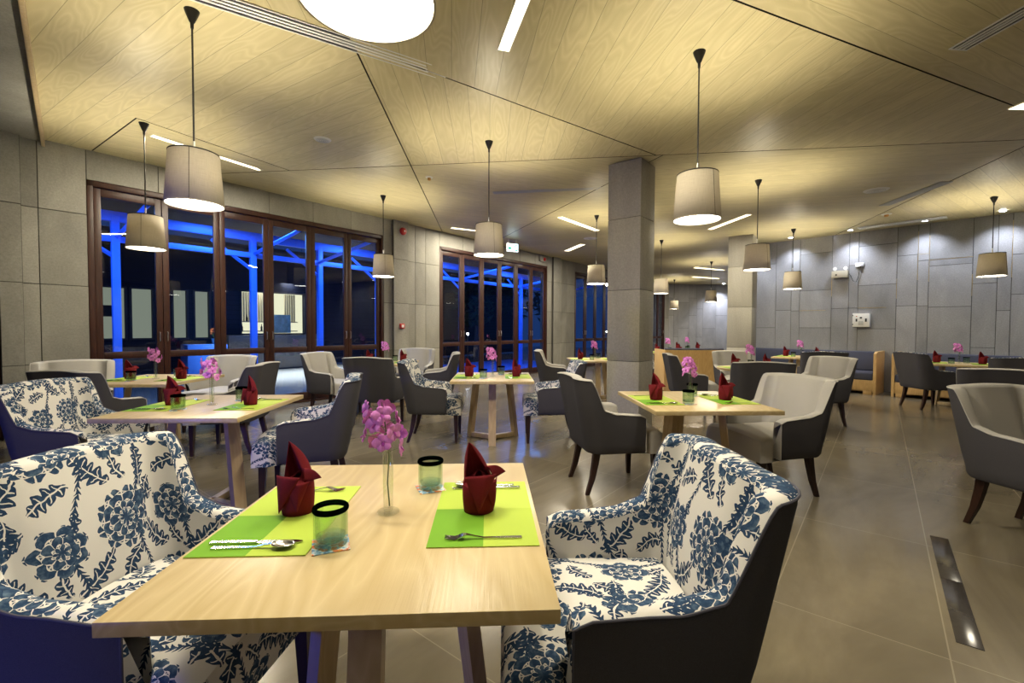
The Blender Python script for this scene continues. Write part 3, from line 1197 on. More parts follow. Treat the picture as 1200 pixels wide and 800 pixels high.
    # T-shaped sprung seat
    def seat(i, j):
        q = i / 20
        x = -0.225 + q * 0.520
        wd = 0.232 + 0.062 * smooth(0.150, 0.178, x)
        a = j / 28
        prof = [(-1, 0.315), (-1, 0.36), (-1.0, 0.42), (-0.998, 0.455), (-0.985, 0.475), (-0.95, 0.486)]
        k = j
        if j <= 5:
            y, z = prof[j]
        elif j >= 23:
            y, z = prof[28 - j]
            y = -y
        else:
            y = -0.95 + (j - 5) / 18 * 1.9
            z = 0.486 + 0.022 * (1 - (y / 0.95) ** 2)
        zf = z
        edge = smooth(0.295, 0.245, x)
        if z > 0.44:
            zf = z - 0.022 * (1 - edge) ** 2
        fu = y * wd + (0.486 - z) * (1 if y > 0 else -1) * (1.0 if abs(y) > 0.94 else 0.0)
        return (x, y * wd, zf, fu + 1.3, x + 0.2)
    m = MB()
    m.grid(seat, 20, 28, flip=True)

    def front(i, j):
        y, z, fu = seat(20, i)[1:4]
        q = j / 3
        zz = z + (0.315 - z) * q
        return (0.295 + 0.010 * sin(pi * q), y, zz, fu, 0.495 + (z - zz))
    m.grid(front, 28, 3, flip=True)
    m.add([(-0.225, -0.23, 0.315), (0.295, -0.294, 0.315), (0.295, 0.294, 0.315), (-0.225, 0.23, 0.315)], [[0, 3, 2, 1]])
    m.build('seat', inner_mat, t, angle=60)
    for sy in (1, -1):
        l = MB()
        prof = [((0.242, 0.240), 0.315, 0.024), ((0.246, 0.242), 0.15, 0.019), ((0.248, 0.243), 0.0, 0.014)]
        vs, fs = [], []
        for (x, y), z, r in prof:
            vs += [(x - r, sy * y - r, z), (x + r, sy * y - r, z), (x + r, sy * y + r, z), (x - r, sy * y + r, z)]
        for a in range(2):
            for k in range(4):
                fs.append([a * 4 + k, a * 4 + (k + 1) % 4, a * 4 + 4 + (k + 1) % 4, a * 4 + 4 + k])
        fs += [[3, 2, 1, 0][::-1] if False else [0, 1, 2, 3], [11, 10, 9, 8]]
        l.add(vs, fs)
        l.build('leg', M['leg_wood'], t)
    for sy in (1, -1):
        l = MB()
        prof = [((-0.215, 0.205), 0.33, 0.027), ((-0.228, 0.207), 0.24, 0.024), ((-0.252, 0.210), 0.12, 0.020), ((-0.292, 0.215), 0.0, 0.015)]
        vs, fs = [], []
        for (x, y), z, r in prof:
            vs += [(x - r, sy * y - r * 0.8, z), (x + r, sy * y - r * 0.8, z), (x + r, sy * y + r * 0.8, z), (x - r, sy * y + r * 0.8, z)]
        for a in range(3):
            for k in range(4):
                fs.append([a * 4 + k, a * 4 + (k + 1) % 4, a * 4 + 4 + (k + 1) % 4, a * 4 + 4 + k])
        fs += [[0, 1, 2, 3], [15, 14, 13, 12]]
        l.add(vs, fs)
        l.build('leg', M['leg_wood'], t)
    return t


GD, GL = 'navy damask armchairs', 'grey upholstered armchairs'
chairs = [
    # kind, x, y, facing, label
    ('d', -0.968, 1.30, -5, 'floral damask armchair cropped by the picture edge, at the window side of the front table'),
    ('d', 0.275, 1.315, 181, 'floral damask armchair at the aisle side of the front table, pushed under it'),
    ('d', -2.87, 3.12, 4, 'floral damask armchair with navy sides by the stone pier, behind the cropped front one'),
    ('d', -1.56, 3.43, 196, 'floral damask armchair seen from its charcoal side, at the second window table'),
    ('d', -0.87, 5.25, 2, 'floral damask armchair at the window side of the middle table before the glass doors'),
    ('d', 0.43, 5.25, 180, 'floral damask armchair at the column side of the middle table before the glass doors'),
    ('d', 5.32, 7.85, 68, 'charcoal backed damask armchair before the farther banquette'),
    ('d', 6.82, 7.40, -4, 'charcoal sided damask armchair seen in profile before the nearer banquette'),
    ('d', 7.0, 6.25, 50, 'dark armchair back cropped by the picture edge at the nearer banquette table'),
    ('d', 3.10, 11.0, -5, 'small floral damask armchair half hidden at the distant table beyond the column'),
    ('d', 4.08, 12.3, 0, 'small floral damask armchair glimpsed above the curved oak banquette'),
    ('l', -3.77, 4.17, 84, 'navy backed grey armchair at the near side of the corner table, beside the damask one'),
    ('l', -4.62, 4.78, -48, 'light grey armchair in the corner by the stone pier, behind the navy backed one'),
    ('l', -2.93, 4.72, 186, 'charcoal sided grey armchair at the aisle side of the corner table'),
    ('l', -3.72, 5.72, -92, 'light grey armchair with its back to the glass doors, behind the corner table'),
    ('l', -2.62, 6.75, -14, 'grey armchair in front of the third glass door leaf pair, facing the small table'),
    ('l', -1.78, 6.02, 82, 'charcoal armchair seen squarely from behind, before the pier between the glass doors'),
    ('l', -1.75, 7.98, -95, 'pale armchair against the stone pier, behind the small table'),
    ('l', -1.20, 6.95, 187, 'grey armchair in front of the second glass doors, behind the damask one'),
    ('l', 0.80, 7.90, -6, 'grey armchair by the second glass doors, behind the damask one near the column'),
    ('l', 0.83, 3.71, 10, 'charcoal sided grey armchair standing before the nearer stone column'),
    ('l', 1.99, 3.57, 194, 'light grey armchair at the aisle side of the column table'),
    ('l', 2.93, 5.45, 76, 'charcoal armchair back at the near side of the round table'),
    ('l', 4.05, 6.08, 196, 'light grey armchair at the aisle side of the round table'),
    ('l', 2.70, 6.78, -8, 'grey armchair at the column side of the round table'),
    ('l', 3.70, 7.42, -100, 'pale armchair behind the round table, below the farther column'),
    ('l', 4.88, 4.50, 45, 'charcoal armchair back above the large grey armchair by the aisle'),
    ('l', 3.27, 2.72, -80, 'large light grey armchair cropped by the picture edge, across the aisle'),
    ('l', 3.3, 11.75, -90, 'pale armchair at the far side of the distant table beyond the column'),
]
proto = {}
for kind, x, y, ang, lab in chairs:
    nm = 'damask_armchair' if kind == 'd' else 'grey_armchair'
    if kind not in proto:
        proto[kind] = make_chair(nm, lab, M['damask'] if kind == 'd' else M['light_cloth'], M['piping_dark'] if kind == 'd' else M['piping_light'])
        o = proto[kind]
        o['group'] = GD if kind == 'd' else GL
        o.location = (x, y, 0)
        o.rotation_euler.z = radians(ang)
    else:
        dup(proto[kind], (x, y, 0), radians(ang), lab)

# ------------------------------------------------------------------ tables
TT = 0.72
TW, TD = 0.88, 0.975


def make_table(label, round_top=False):
    t = thing('dining_table', label, 'table', group='pale ash dining tables')
    m = MB()
    if round_top:
        m.lathe([(0.0, TT - 0.03), (0.44, TT - 0.03), (0.446, TT - 0.026), (0.446, TT - 0.004), (0.44, TT), (0.0, TT)], 48)
    else:
        m.box((0, 0, TT - 0.015), (TW, TD, 0.03), bev=0.0018)
    m.build('table_top', M['table_wood'], t)
    for k in range(3):
        a = -pi / 2 + k * 2 * pi / 3
        ca, sa = cos(a), sin(a)
        l = MB()
        w, dpt = 0.040, 0.024
        vs = []
        for rad, z in ((0.305, 0.0), (0.220, TT - 0.06)):
            for dr, dt in ((-dpt, -w), (dpt, -w), (dpt, w), (-dpt, w)):
                r = rad + dr
                vs.append((r * ca - dt * sa, r * sa + dt * ca, z))
        l.add(vs, [[3, 2, 1, 0], [4, 5, 6, 7], [0, 1, 5, 4], [1, 2, 6, 5], [2, 3, 7, 6], [3, 0, 4, 7]])
        l.build('leg', M['table_leg'], t)
    s = MB()
    for k in range(3):
        a = -pi / 2 + k * 2 * pi / 3
        s.box((0.145 * cos(a), 0.145 * sin(a), 0.028), (0.27, 0.05, 0.05), a, 0.003)
    s.build('stretcher', M['table_leg'], t)
    s = MB()
    for k in range(3):
        a = -pi / 2 + k * 2 * pi / 3
        s.box((0.14 * cos(a), 0.14 * sin(a), TT - 0.046), (0.30, 0.06, 0.03), a, 0.003)
    s.build('top_support', M['table_leg'], t)
    return t


TNAME = {1: 'front table', 2: 'second window table', 3: 'corner table', 4: 'middle table', 5: 'column table',
         6: 'table between the door sets', 7: 'table behind the column', 8: 'table beyond the column', 9: 'round table',
         10: 'farther banquette table', 11: 'nearer banquette table', 12: 'table behind the oak booth'}
TLAB = {1: 'large pale ash table in front, laid for two between damask armchairs',
        2: 'pale ash table just behind the front one, beside the windows',
        3: 'pale ash table in the corner by the stone pier and first glass door',
        4: 'pale ash table in the middle, squarely before the second glass doors',
        5: 'pale ash table beside the nearer stone column, between two grey armchairs',
        6: 'small looking ash table behind the charcoal armchair between the door sets',
        7: 'ash table partly hidden behind the nearer stone column',
        8: 'ash table in the gap between the nearer column and oak banquette',
        9: 'round ash table before the farther stone column',
        10: 'ash table at the farther slate blue banquette',
        11: 'ash table at the nearer slate blue banquette',
        12: 'ash table mostly hidden behind the curved oak banquette'}
flip = {2, 5, 3}
tproto = None
TREE = {}
for i, (x, y, a) in T.items():
    if i == 9:
        o = make_table(TLAB[i], True)
        o.location = (x, y, 0)
    elif tproto is None:
        o = tproto = make_table(TLAB[i])
        o.location, o.rotation_euler.z = (x, y, 0), a
    else:
        o = dup(tproto, (x, y, 0), a + (pi if i in flip else 0), TLAB[i])
    TREE[i] = o


def on_table(i, lx, ly, z=0.0):
    x, y, a = T[i]
    return (x + lx * cos(a) - ly * sin(a), y + lx * sin(a) + ly * cos(a), TT + z)


# ---- prototypes of what lies on the tables, each built at the origin
def napkin_mesh():
    m = MB()

    def body(i, j):
        # wrapped and tucked body, closing inwards at the top
        th = -pi / 2 + 2 * pi * i / 40
        v = j / 10
        back = 0.5 + 0.5 * sin(th)
        zt = 0.088 + 0.030 * back
        r = 0.0425 * (0.97 + 0.14 * sin(pi * min(1.0, v * 1.15) * 0.8)) * (1 - 0.75 * smooth(0.78, 1.0, v))
        r += 0.0012 * sin(3 * th + 4 * v)
        return (r * cos(th) * 1.06, r * sin(th) * 0.92, zt * (1 - (1 - v) ** 1.15))
    m.grid(body, 40, 10, closed=True)

    def sheet(A, B, C, bend, n=12):
        # a folded corner of cloth: edge A-B, point C, bowed along the given vector
        A, B, C, bend = Vector(A), Vector(B), Vector(C), Vector(bend)

        def f(i, j):
            u, v = i / n, j / n
            q = A.lerp(B, u).lerp(C, v)
            return tuple(q + bend * (4 * u * (1 - u) * (1 - v) ** 0.8 + 0.5 * sin(pi * v) * (1 - abs(2 * u - 1))))
        m.grid(f, n, n)
    # tall peak at the back: two leaves meeting in a ridge, tip curling over
    sheet((-0.046, -0.006, 0.070), (0.012, 0.040, 0.080), (-0.030, 0.002, 0.207), (-0.014, 0.014, 0.006))
    sheet((0.046, -0.004, 0.080), (-0.006, 0.040, 0.080), (-0.029, 0.003, 0.205), (0.016, 0.010, 0.014))
    # broad turned-down flap in front with its point near the mat, and a second one crossing behind it
    sheet((-0.050, -0.026, 0.112), (0.043, -0.036, 0.116), (-0.014, -0.056, 0.014), (0.004, -0.014, 0.004))
    sheet((0.052, -0.010, 0.100), (0.002, -0.046, 0.092), (0.034, -0.040, 0.016), (0.008, -0.007, 0.0))
    # ear standing out at the side
    sheet((0.012, 0.012, 0.120), (0.040, -0.016, 0.096), (0.083, 0.004, 0.108), (0.0, 0.0, 0.020))
    return m


def make_napkin(label):
    o = napkin_mesh().build('folded_napkin', M['napkin'], None, angle=40, solid=0.0026)
    return tag(o, label, 'napkin', 'maroon folded napkins')


def make_placemat(label):
    m = MB()
    w, d = 0.285, 0.48
    vs = [(-w / 2, -d / 2, 0.0005), (w / 2, -d / 2, 0.0005), (w / 2, d / 2, 0.0005), (-w / 2, d / 2, 0.0005)]
    top = [(x, y, 0.003) for x, y, z in vs]
    m.add(top, [[0, 1, 2, 3]], [[(0, 0), (1, 0), (1, 1), (0, 1)]])
    m.add(vs + top, [[3, 2, 1, 0], [0, 1, 5, 4], [1, 2, 6, 5], [2, 3, 7, 6], [3, 0, 4, 7]], [[(0.9, 0.1)] * 4] * 5)
    return tag(m.build('placemat', M['placemat']), label, 'placemat', 'green chequered placemats')


def make_glass(label):
    t = thing('tumbler', label, 'glass', group='green glass tumblers')
    H, R = 0.100, 0.041
    m = MB()
    m.lathe([(0.0, 0.0), (R * 0.93, 0.0), (R * 0.98, 0.004), (R, 0.02), (R, H - 0.010), (R - 0.004, H - 0.010), (R - 0.0045, 0.022), (R * 0.8, 0.014), (0.0, 0.013)], 32)
    m.build('glass_body', M['tumbler'], t)
    m = MB()
    k = [(R - 0.0022 + 0.0055 * cos(a), H - 0.008 + 0.0075 * sin(a)) for a in [2 * pi * q / 10 for q in range(11)]]
    m.lathe(k, 32)
    m.build('rim', M['tumbler_rim'], t)
    m = MB()
    m.lathe([(0.0, 0.0145), (R * 0.78, 0.0150), (R - 0.0062, 0.0225), (R - 0.0062, 0.026), (0.0, 0.024)], 32)
    m.build('base_tint', M['tumbler_blue'], t)
    return t


def make_coaster(label):
    m = MB()
    m.box((0, 0, 0.002), (0.088, 0.088, 0.003), 0.0, 0.001)
    return tag(m.build('coaster', M['coaster']), label, 'coaster', 'floral print coasters')


def make_vase(label):
    t = thing('bud_vase', label, 'vase', group='clear bud vases')
    m = MB()
    m.lathe([(0.0, 0.004), (0.012, 0.006), (0.0145, 0.014), (0.015, 0.05), (0.0158, 0.195), (0.0165, 0.200), (0.0158, 0.2005), (0.0140, 0.195), (0.0132, 0.05),
             (0.012, 0.018), (0.0, 0.016)], 20)
    m.build('vase_tube', M['clear'], t)
    m = MB()
    m.lathe([(0.0, 0.0), (0.030, 0.0), (0.033, 0.003), (0.031, 0.007), (0.014, 0.008), (0.0, 0.009)], 24)
    m.build('foot', M['clear'], t)
    return t


def blossom_mesh():
    m = MB()
    for k in range(5):
        a = 2 * pi * k / 5 + 0.3
        big = 1.0 if k in (1, 4) else 0.8

        def pet(i, j):
            u = -1 + 2 * i / 6
            v = j / 6
            w = 0.0150 * big * sin(pi * (0.08 + 0.84 * v)) ** 0.7
            L = 0.030 * big * v + 0.002
            x, y = u * w, L
            z = 0.006 * sin(v * 2.2) - 0.003 * u * u + 0.001 * sin(9 * v)
            return (x * cos(a) - y * sin(a), x * sin(a) + y * cos(a), z)
        m.grid(pet, 6, 6)

    def lip(i, j):
        u = -1 + 2 * i / 4
        v = j / 4
        return (u * 0.005 * (1 - 0.4 * v), 0.002 - 0.012 * v, 0.004 + 0.010 * v - 0.004 * u * u)
    m.grid(lip, 4, 4, mi=1)
    return m


BL = None


def make_orchid(label, near=True):
    global BL
    t = thing('orchid_spray', label, 'flower', group='pink orchid sprays')
    m = MB()
    pts = [Vector((0.004, 0.0, 0.02)), Vector((-0.002, 0.001, 0.09)), Vector((0.003, 0.0, 0.17)), Vector((-0.006, 0.0, 0.25)), Vector((-0.018, 0.0, 0.33))]
    m.tube(pts, [0.0022, 0.0022, 0.002, 0.0018, 0.001], 6)
    rnd = random.Random(4)
    spots = []
    for k in range(13):
        z = 0.195 + k * 0.0098
        a = k * 2.4
        rad = 0.060 * (1 - 0.45 * k / 12) * (0.55 + 0.6 * rnd.random())
        spots.append((Vector((-0.006 - 0.020 * k / 12 + rad * cos(a), rad * sin(a), z + 0.006 * rnd.random())), a))
    for p, a in spots:
        m.tube([(-0.005, 0, p.z - 0.016), tuple(p * 1.0)], 0.0008, 4)
    m.build('stem', M['stem'], t)
    if BL is None:
        BL = blossom_mesh()
    if near:
        first = None
        for p, a in spots:
            e = Matrix.Rotation(a - pi / 2, 3, 'Z') @ Matrix.Rotation(radians(-60 + 20 * rnd.random()), 3, 'X')
            if first is None:
                first = b = BL.build('blossom', [M['petal'], M['petal_core']], t)
            else:
                b = first.copy()
                COL.objects.link(b)
                b.parent = t
            b.location = p
            b.rotation_euler = (Matrix.Rotation(a + pi / 2, 3, 'Z') @ Matrix.Rotation(radians(70 + 25 * rnd.random()), 3, 'X')).to_euler()
    else:
        mm = MB()
        for p, a in spots:
            xf = Matrix.Translation(p) @ Matrix.Rotation(a + pi / 2, 4, 'Z') @ Matrix.Rotation(radians(80), 4, 'X')
            mm.add(BL.v, BL.f, None, 0, xf)
        mm.build('blossoms', M['petal'], t)
    return t


def flat_shape(m, outline, zfun, th):
    """solid from an outline given as (x, halfwidth) stations along x"""
    n = len(outline)
    vs = []
    for x, w in outline:
        for s, d in ((-1, 0), (1, 0), (1, th), (-1, th)):
            vs.append((x, s * w, zfun(x) + d))
    fs = [[0, 1, 2, 3][::-1], [4 * (n - 1) + k for k in range(4)]]
    for i in range(n - 1):
        for k in range(4):
            fs.append([4 * i + k, 4 * i + (k + 1) % 4, 4 * i + 4 + (k + 1) % 4, 4 * i + 4 + k])
    m.add(vs, fs)


def make_fork(label):
    m = MB()
    zf = lambda x: 0.001 + 0.010 * smooth(0.00, -0.05, x) - 0.010 * smooth(-0.045, -0.075, x) + 0.004 * smooth(-0.075, -0.1, x)
    flat_shape(m, [(0.1, 0.0055), (0.098, 0.0065), (0.06, 0.0055), (0.0, 0.0035), (-0.03, 0.003), (-0.045, 0.006), (-0.055, 0.0105), (-0.066, 0.0115)], zf, 0.0022)
    for k in range(4):
        y = -0.0092 + k * 0.0061
        pts = [(x, y, zf(x) + 0.001) for x in (-0.064, -0.075, -0.088, -0.1)]
        m.tube(pts, [0.0019, 0.0018, 0.0016, 0.0009], 6)
    return tag(m.build('fork', M['steel'], angle=50), label, 'fork', 'steel forks')


def make_knife(label):
    m = MB()
    flat_shape(m, [(0.115, 0.006), (0.113, 0.007), (0.06, 0.0062), (0.01, 0.0052), (0.0, 0.005)], lambda x: 0.0005, 0.005)
    flat_shape(m, [(0.0, 0.005), (-0.02, 0.0085), (-0.07, 0.0095), (-0.10, 0.008), (-0.112, 0.004), (-0.115, 0.001)], lambda x: 0.0018, 0.0016)
    return tag(m.build('table_knife', M['steel'], angle=50), label, 'knife', 'steel knives')


def make_spoon(label):
    m = MB()
    zf = lambda x: 0.001 + 0.009 * smooth(0.0, -0.045, x)
    flat_shape(m, [(0.1, 0.0055), (0.098, 0.0065), (0.06, 0.0055), (0.0, 0.0035), (-0.045, 0.0032)], zf, 0.0022)

    def bowl(i, j):
        r = j / 6
        t = 2 * pi * i / 24
        x = -0.072 + 0.030 * r * cos(t)
        y = 0.019 * r * sin(t) * (1 - 0.12 * cos(t))
        return (x, y, 0.002 + 0.009 * r * r)
    m.grid(bowl, 24, 6, closed=True)
    return tag(m.build('spoon', M['steel'], angle=60, solid=0.0012), label, 'spoon', 'steel spoons')


# lay every table: prototypes on the first use, copies afterwards
P = {}


def lay(kind, maker, i, lx, ly, rz, label, z=0.0, key=None):
    key = key or kind
    loc = on_table(i, lx, ly, z)
    a = T[i][2] + rz
    if key not in P:
        o = P[key] = maker(label)
        o.location = loc
        o.rotation_euler.z = a
    else:
        o = dup(P[key], loc, a, label)
    return o


SIDES = {1: ('window', 'aisle'), 2: ('window', 'aisle'), 3: ('pier', 'aisle'), 4: ('window', 'column'), 5: ('column', 'aisle'), 6: ('window', 'aisle'), 7: ('window', 'column'),
         8: ('window', 'banquette'), 9: ('column', 'aisle'), 10: ('column', 'aisle'), 11: ('column', 'outer'), 12: ('window', 'wall')}
rn = random.Random(2)
for i in range(1, 13):
    nm = TNAME[i]
    full = i <= 5
    inset = 0.285 if i != 9 else 0.24
    for k, sgn in ((0, -1), (1, 1)):
        sd = SIDES[i][k] + ' side'
        rz = 0 if sgn > 0 else pi
        dx, dy = rn.uniform(-0.006, 0.006), rn.uniform(-0.01, 0.01)
        # mats: the dark quarter lies near the viewer on both sides of the front table
        lay('placemat', make_placemat, i, sgn * inset, 0.012 * sgn, 0, f'green chequered placemat on the {sd} of the {nm}')
        nrz = {(1, -1): -0.35, (1, 1): 0.25}.get((i, sgn), rn.uniform(-1.0, 1.0))
        lay('napkin', make_napkin, i, sgn * (inset - 0.015), -0.005 * sgn + dy, nrz, f'maroon folded napkin standing on the {sd} placemat of the {nm}', 0.0032)
        if full:
            lay('fork', make_fork, i, sgn * inset, -0.185 * sgn, rz, f'steel fork on the {sd} placemat of the {nm}', 0.0032)
            lay('knife', make_knife, i, sgn * (inset + 0.005), 0.185 * sgn, rz, f'steel table knife on the {sd} placemat of the {nm}', 0.0032)
            lay('spoon', make_spoon, i, sgn * inset, 0.212 * sgn, rz, f'steel spoon beside the knife on the {sd} placemat of the {nm}', 0.0032)
            lay('coaster', make_coaster, i, sgn * 0.10, 0.20 * sgn, 0.35, f'square floral coaster on the {sd} of the {nm}')
        lay('glass', make_glass, i, sgn * 0.10, 0.20 * sgn, 0.0, f'dark rimmed green tumbler on the {sd} of the {nm}', 0.0038 if full else 0.0005)
    lay('vase', make_vase, i, 0.0, 0.0, 0.4, f'clear glass bud vase standing on the {nm}', 0.0005)
    o = lay('orchid', lambda L: make_orchid(L, True), i, 0.0, 0.0, rn.uniform(-0.5, 0.5) if i > 1 else 0.0, f'pink orchid spray in the bud vase on the {nm}', 0.0005,
            None if full else 'orchid')

# ------------------------------------------------------------------ banquettes along the feature wall
def bench(label, x0, x1):
    """x runs along the wall, x0 is the end nearer the aisle"""
    t = thing('banquette', label, 'banquette seat', group='slate blue banquettes on the stone wall')
    t.matrix_world = BF
    sg = 1 if x1 > x0 else -1
    L = abs(x1 - x0)
    mid = (x0 + x1) / 2
    fy, by = -0.80, -0.03
    e = MB()
    prof = [(fy, 0.0), (fy + 0.10, 0.0), (fy + 0.13, 0.06), (by - 0.13, 0.06), (by - 0.10, 0.0), (by, 0.0), (by, 0.84), (by - 0.16, 0.84), (by - 0.24, 0.44), (fy, 0.44)]
    prof2 = [(fy, 0.0), (by, 0.0), (by, 0.84), (fy + 0.12, 0.84), (fy, 0.80)]
    vs = [(x0 - sg * 0.045, y, z) for y, z in prof2] + [(x0, y, z) for y, z in prof2]
    n = len(prof2)
    e.add(vs, [list(range(n)), list(range(n, 2 * n))[::-1]] + [[k, (k + 1) % n, n + (k + 1) % n, n + k][::-1] for k in range(n)])
    e.build('end_panel', M['bench_wood'], t)
    b = MB()
    b.box((mid, fy + 0.03, 0.175), (L, 0.03, 0.21), bev=0.002)
    b.box((x0 + sg * 0.09, fy + 0.03, 0.035), (0.14, 0.03, 0.07), bev=0.002)
    b.box((x1 - sg * 0.09, fy + 0.03, 0.035), (0.14, 0.03, 0.07), bev=0.002)
    b.box((mid, (fy + by) / 2 + 0.1, 0.15), (L, abs(by - fy) - 0.3, 0.26))
    b.build('base', M['bench_wood'], t)
    nseat = max(2, round(L / 1.3))
    w = L / nseat
    for k in range(nseat):
        cx = x0 + sg * (k + 0.5) * w
        c = MB()
        c.box((cx, fy + 0.31, 0.355), (w - 0.008, 0.62, 0.15), bev=0.03, seg=3)
        c.build('seat_cushion', M['bench_cloth'], t)
        c = MB()
        c.box((cx, by - 0.12, 0.62), (w - 0.008, 0.15, 0.40), bev=0.03, seg=3, rot=Matrix.Rotation(radians(-9), 3, 'X'))
        c.build('back_cushion', M['bench_cloth'], t)
    return t


bench('slate blue banquette with oak end on the stone wall, farther one', -0.06, 2.7)
bench('slate blue banquette with oak end on the stone wall, nearer one', -0.38, -3.6)

# curved oak-backed booth between the columns
t = thing('booth_seat', 'curved oak backed booth seen from behind, between the two stone columns', 'booth seat', (3.75, 9.35, 0))
cur = lambda x: 0.10 * (1 - (x / 0.62) ** 2)
m = MB()
m.grid(lambda i, j: (-0.60 + i * 0.06, -0.02 - cur(-0.60 + i * 0.06), [0.0, 0.84][j], -0.6 + i * 0.06, [0, 0.84][j]), 20, 1)
m.grid(lambda i, j: (-0.60 + i * 0.06, 0.04 - cur(-0.60 + i * 0.06), [0.0, 0.84][j]), 20, 1, flip=True)
m.grid(lambda i, j: (-0.60 + i * 0.06, [-0.02, 0.04][j] - cur(-0.60 + i * 0.06), 0.84), 20, 1)
for x in (-0.60, 0.60):
    m.box((x, 0.30, 0.42), (0.045, 0.66, 0.84), bev=0.003)
m.build('back_panel', M['bench_wood'], t)
m = MB()
m.tube([(-0.60 + i * 0.06, 0.03 - cur(-0.60 + i * 0.06), 0.855) for i in range(21)], 0.026, 8)
m.box((0, 0.10, 0.64), (1.14, 0.14, 0.42), bev=0.03)
m.build('back_cushion', M['bench_cloth'], t)
m = MB()
m.box((0, 0.36, 0.37), (1.14, 0.56, 0.15), bev=0.03)
m.build('seat_cushion', M['bench_cloth'], t)
m = MB()
m.box((0, 0.36, 0.15), (1.14, 0.52, 0.29), bev=0.003)
m.build('base', M['bench_wood'], t)

# ------------------------------------------------------------------ ceiling fittings
def strip_frame(p, q):
    a, b = at(*p, CEIL), at(*q, CEIL)
    d = (b - a)
    c = (a + b) / 2
    return Vector((c.x, c.y, ceil_z(c.x))), d.length, math.atan2(d.y, d.x), c


def tube_light(p, q, label, w=0.085):
    c, L, a, _ = strip_frame(p, q)
    t = thing('linear_light', label, 'ceiling light', c, a, 'recessed linear ceiling lights')
    m = MB()
    for y in (-w / 2 - 0.003, w / 2 + 0.003):
        m.box((0, y, -0.002), (L + 0.012, 0.006, 0.006))
    for x in (-L / 2 - 0.003, L / 2 + 0.003):
        m.box((x, 0, -0.002), (0.006, w, 0.006))
    m.build('frame', M['white'], t)
    m = MB()
    m.box((0, 0, -0.0015), (L, w, 0.003))
    m.build('diffuser', M['tube'], t)
    light('strip_light', 'AREA', (0, 0, -0.02), TUBE_W * L, (1.0, 0.90, 0.70), t, shape='RECTANGLE', size=L, size_y=w)


tube_light((590, 58), (628, -40), 'long bright linear ceiling light cropped by the top edge')
tube_light((178, 162), (306, 202), 'linear ceiling light behind the large pendant near the corner', 0.075)
tube_light((529, 267), (592, 274), 'linear ceiling light behind the pendant near the exit sign', 0.09)
tube_light((656, 253), (700, 269), 'linear ceiling light left of the nearer column, slanting down towards it', 0.11)
tube_light((664, 293), (683, 285), 'short linear ceiling light above the third glass doors', 0.14)
tube_light((832, 266), (878, 248), 'linear ceiling light between the two stone columns', 0.10)
tube_light((1190, 117), (1260, 119), 'linear ceiling light at the picture edge, beside the seam', 0.12)
tube_light((814, 311), (848, 314), 'thin distant linear ceiling light before the farther column, nearer one', 0.12)
tube_light((812, 322), (842, 324), 'thin distant linear ceiling light before the farther column, farther one', 0.12)
tube_light((200, -260), (420, -330), 'added linear fill light over the viewer by the windows')  # unseen, added as overhead fill
tube_light((900, -260), (1080, -330), 'added linear fill light over the viewer by the aisle')  # likewise an unseen added fill


def slot_vent(p, q, label, w, n, mat, fill=0.55, name='air_vent'):
    c, L, a, _ = strip_frame(p, q)
    t = thing(name, label, 'air vent', c, a)
    m = MB()
    for y in (-w / 2 + 0.006, w / 2 - 0.006):
        m.box((0, y, -0.003), (L, 0.012, 0.008), bev=0.001)
    for x in (-L / 2 + 0.006, L / 2 - 0.006):
        m.box((x, 0, -0.003), (0.012, w - 0.024, 0.008), bev=0.001)
    m.build('frame', mat, t)
    m = MB()
    m.box((0, 0, -0.0005), (L - 0.02, w - 0.02, 0.002))
    m.build('backing', M['slot'], t)
    m = MB()
    for k in range(n):
        y = -w / 2 + 0.012 + (k + 1) * (w - 0.024) / (n + 1)
        m.box((0, y, -0.003), (L - 0.024, (w - 0.024) / (n + 1) * fill, 0.007), bev=0.0005)
    m.build('slats', mat, t)


slot_vent((196, -17), (524, 89), 'long white slot vent running behind the topmost pendant', 0.17, 3, M['white'])
slot_vent((1122, 52), (1240, -16), 'white slot vent by the upper picture corner over the aisle', 0.15, 3, M['white'])
slot_vent((1036, 236), (1110, 207), 'grey slot vent along the seam near the stone feature wall', 0.16, 6, M['vent_grey'])
slot_vent((578, 225), (713, 219), 'long grey slot vent ending at the nearer stone column', 0.11, 3, M['vent_grey'])
slot_vent((1006, 263), (1110, 249), 'wide pale return grille beside the stone feature wall', 0.26, 2, M['white'], 0.93)


def ceil_disc(px, py, r, label, name, cat, detail):
    p = at(px, py, CEIL)
    t = thing(name, label, cat, (p.x, p.y, ceil_z(p.x)))
    m = MB()
    m.lathe([(0.0, -0.014), (r * 0.55, -0.014), (r * 0.9, -0.009), (r, 0.0), (0, 0)], 28)
    m.build('cover', M['white'], t)
    m = MB()
    if detail == 'dome':
        m.lathe([(0.0, -0.05), (r * 0.3, -0.047), (r * 0.42, -0.034), (r * 0.42, -0.0142)], 20)
        m.build('sensor', plain('amber sensor', (0.5, 0.25, 0.06), 0.4), t)
    else:
        for k in range(1, 5):
            q = r * k * 0.17
            m.lathe([(q, -0.0142), (q + 0.004, -0.0142), (q + 0.004, -0.0165), (q, -0.0165), (q, -0.0142)], 24)
        m.build('grille', M['vent_grey'], t)


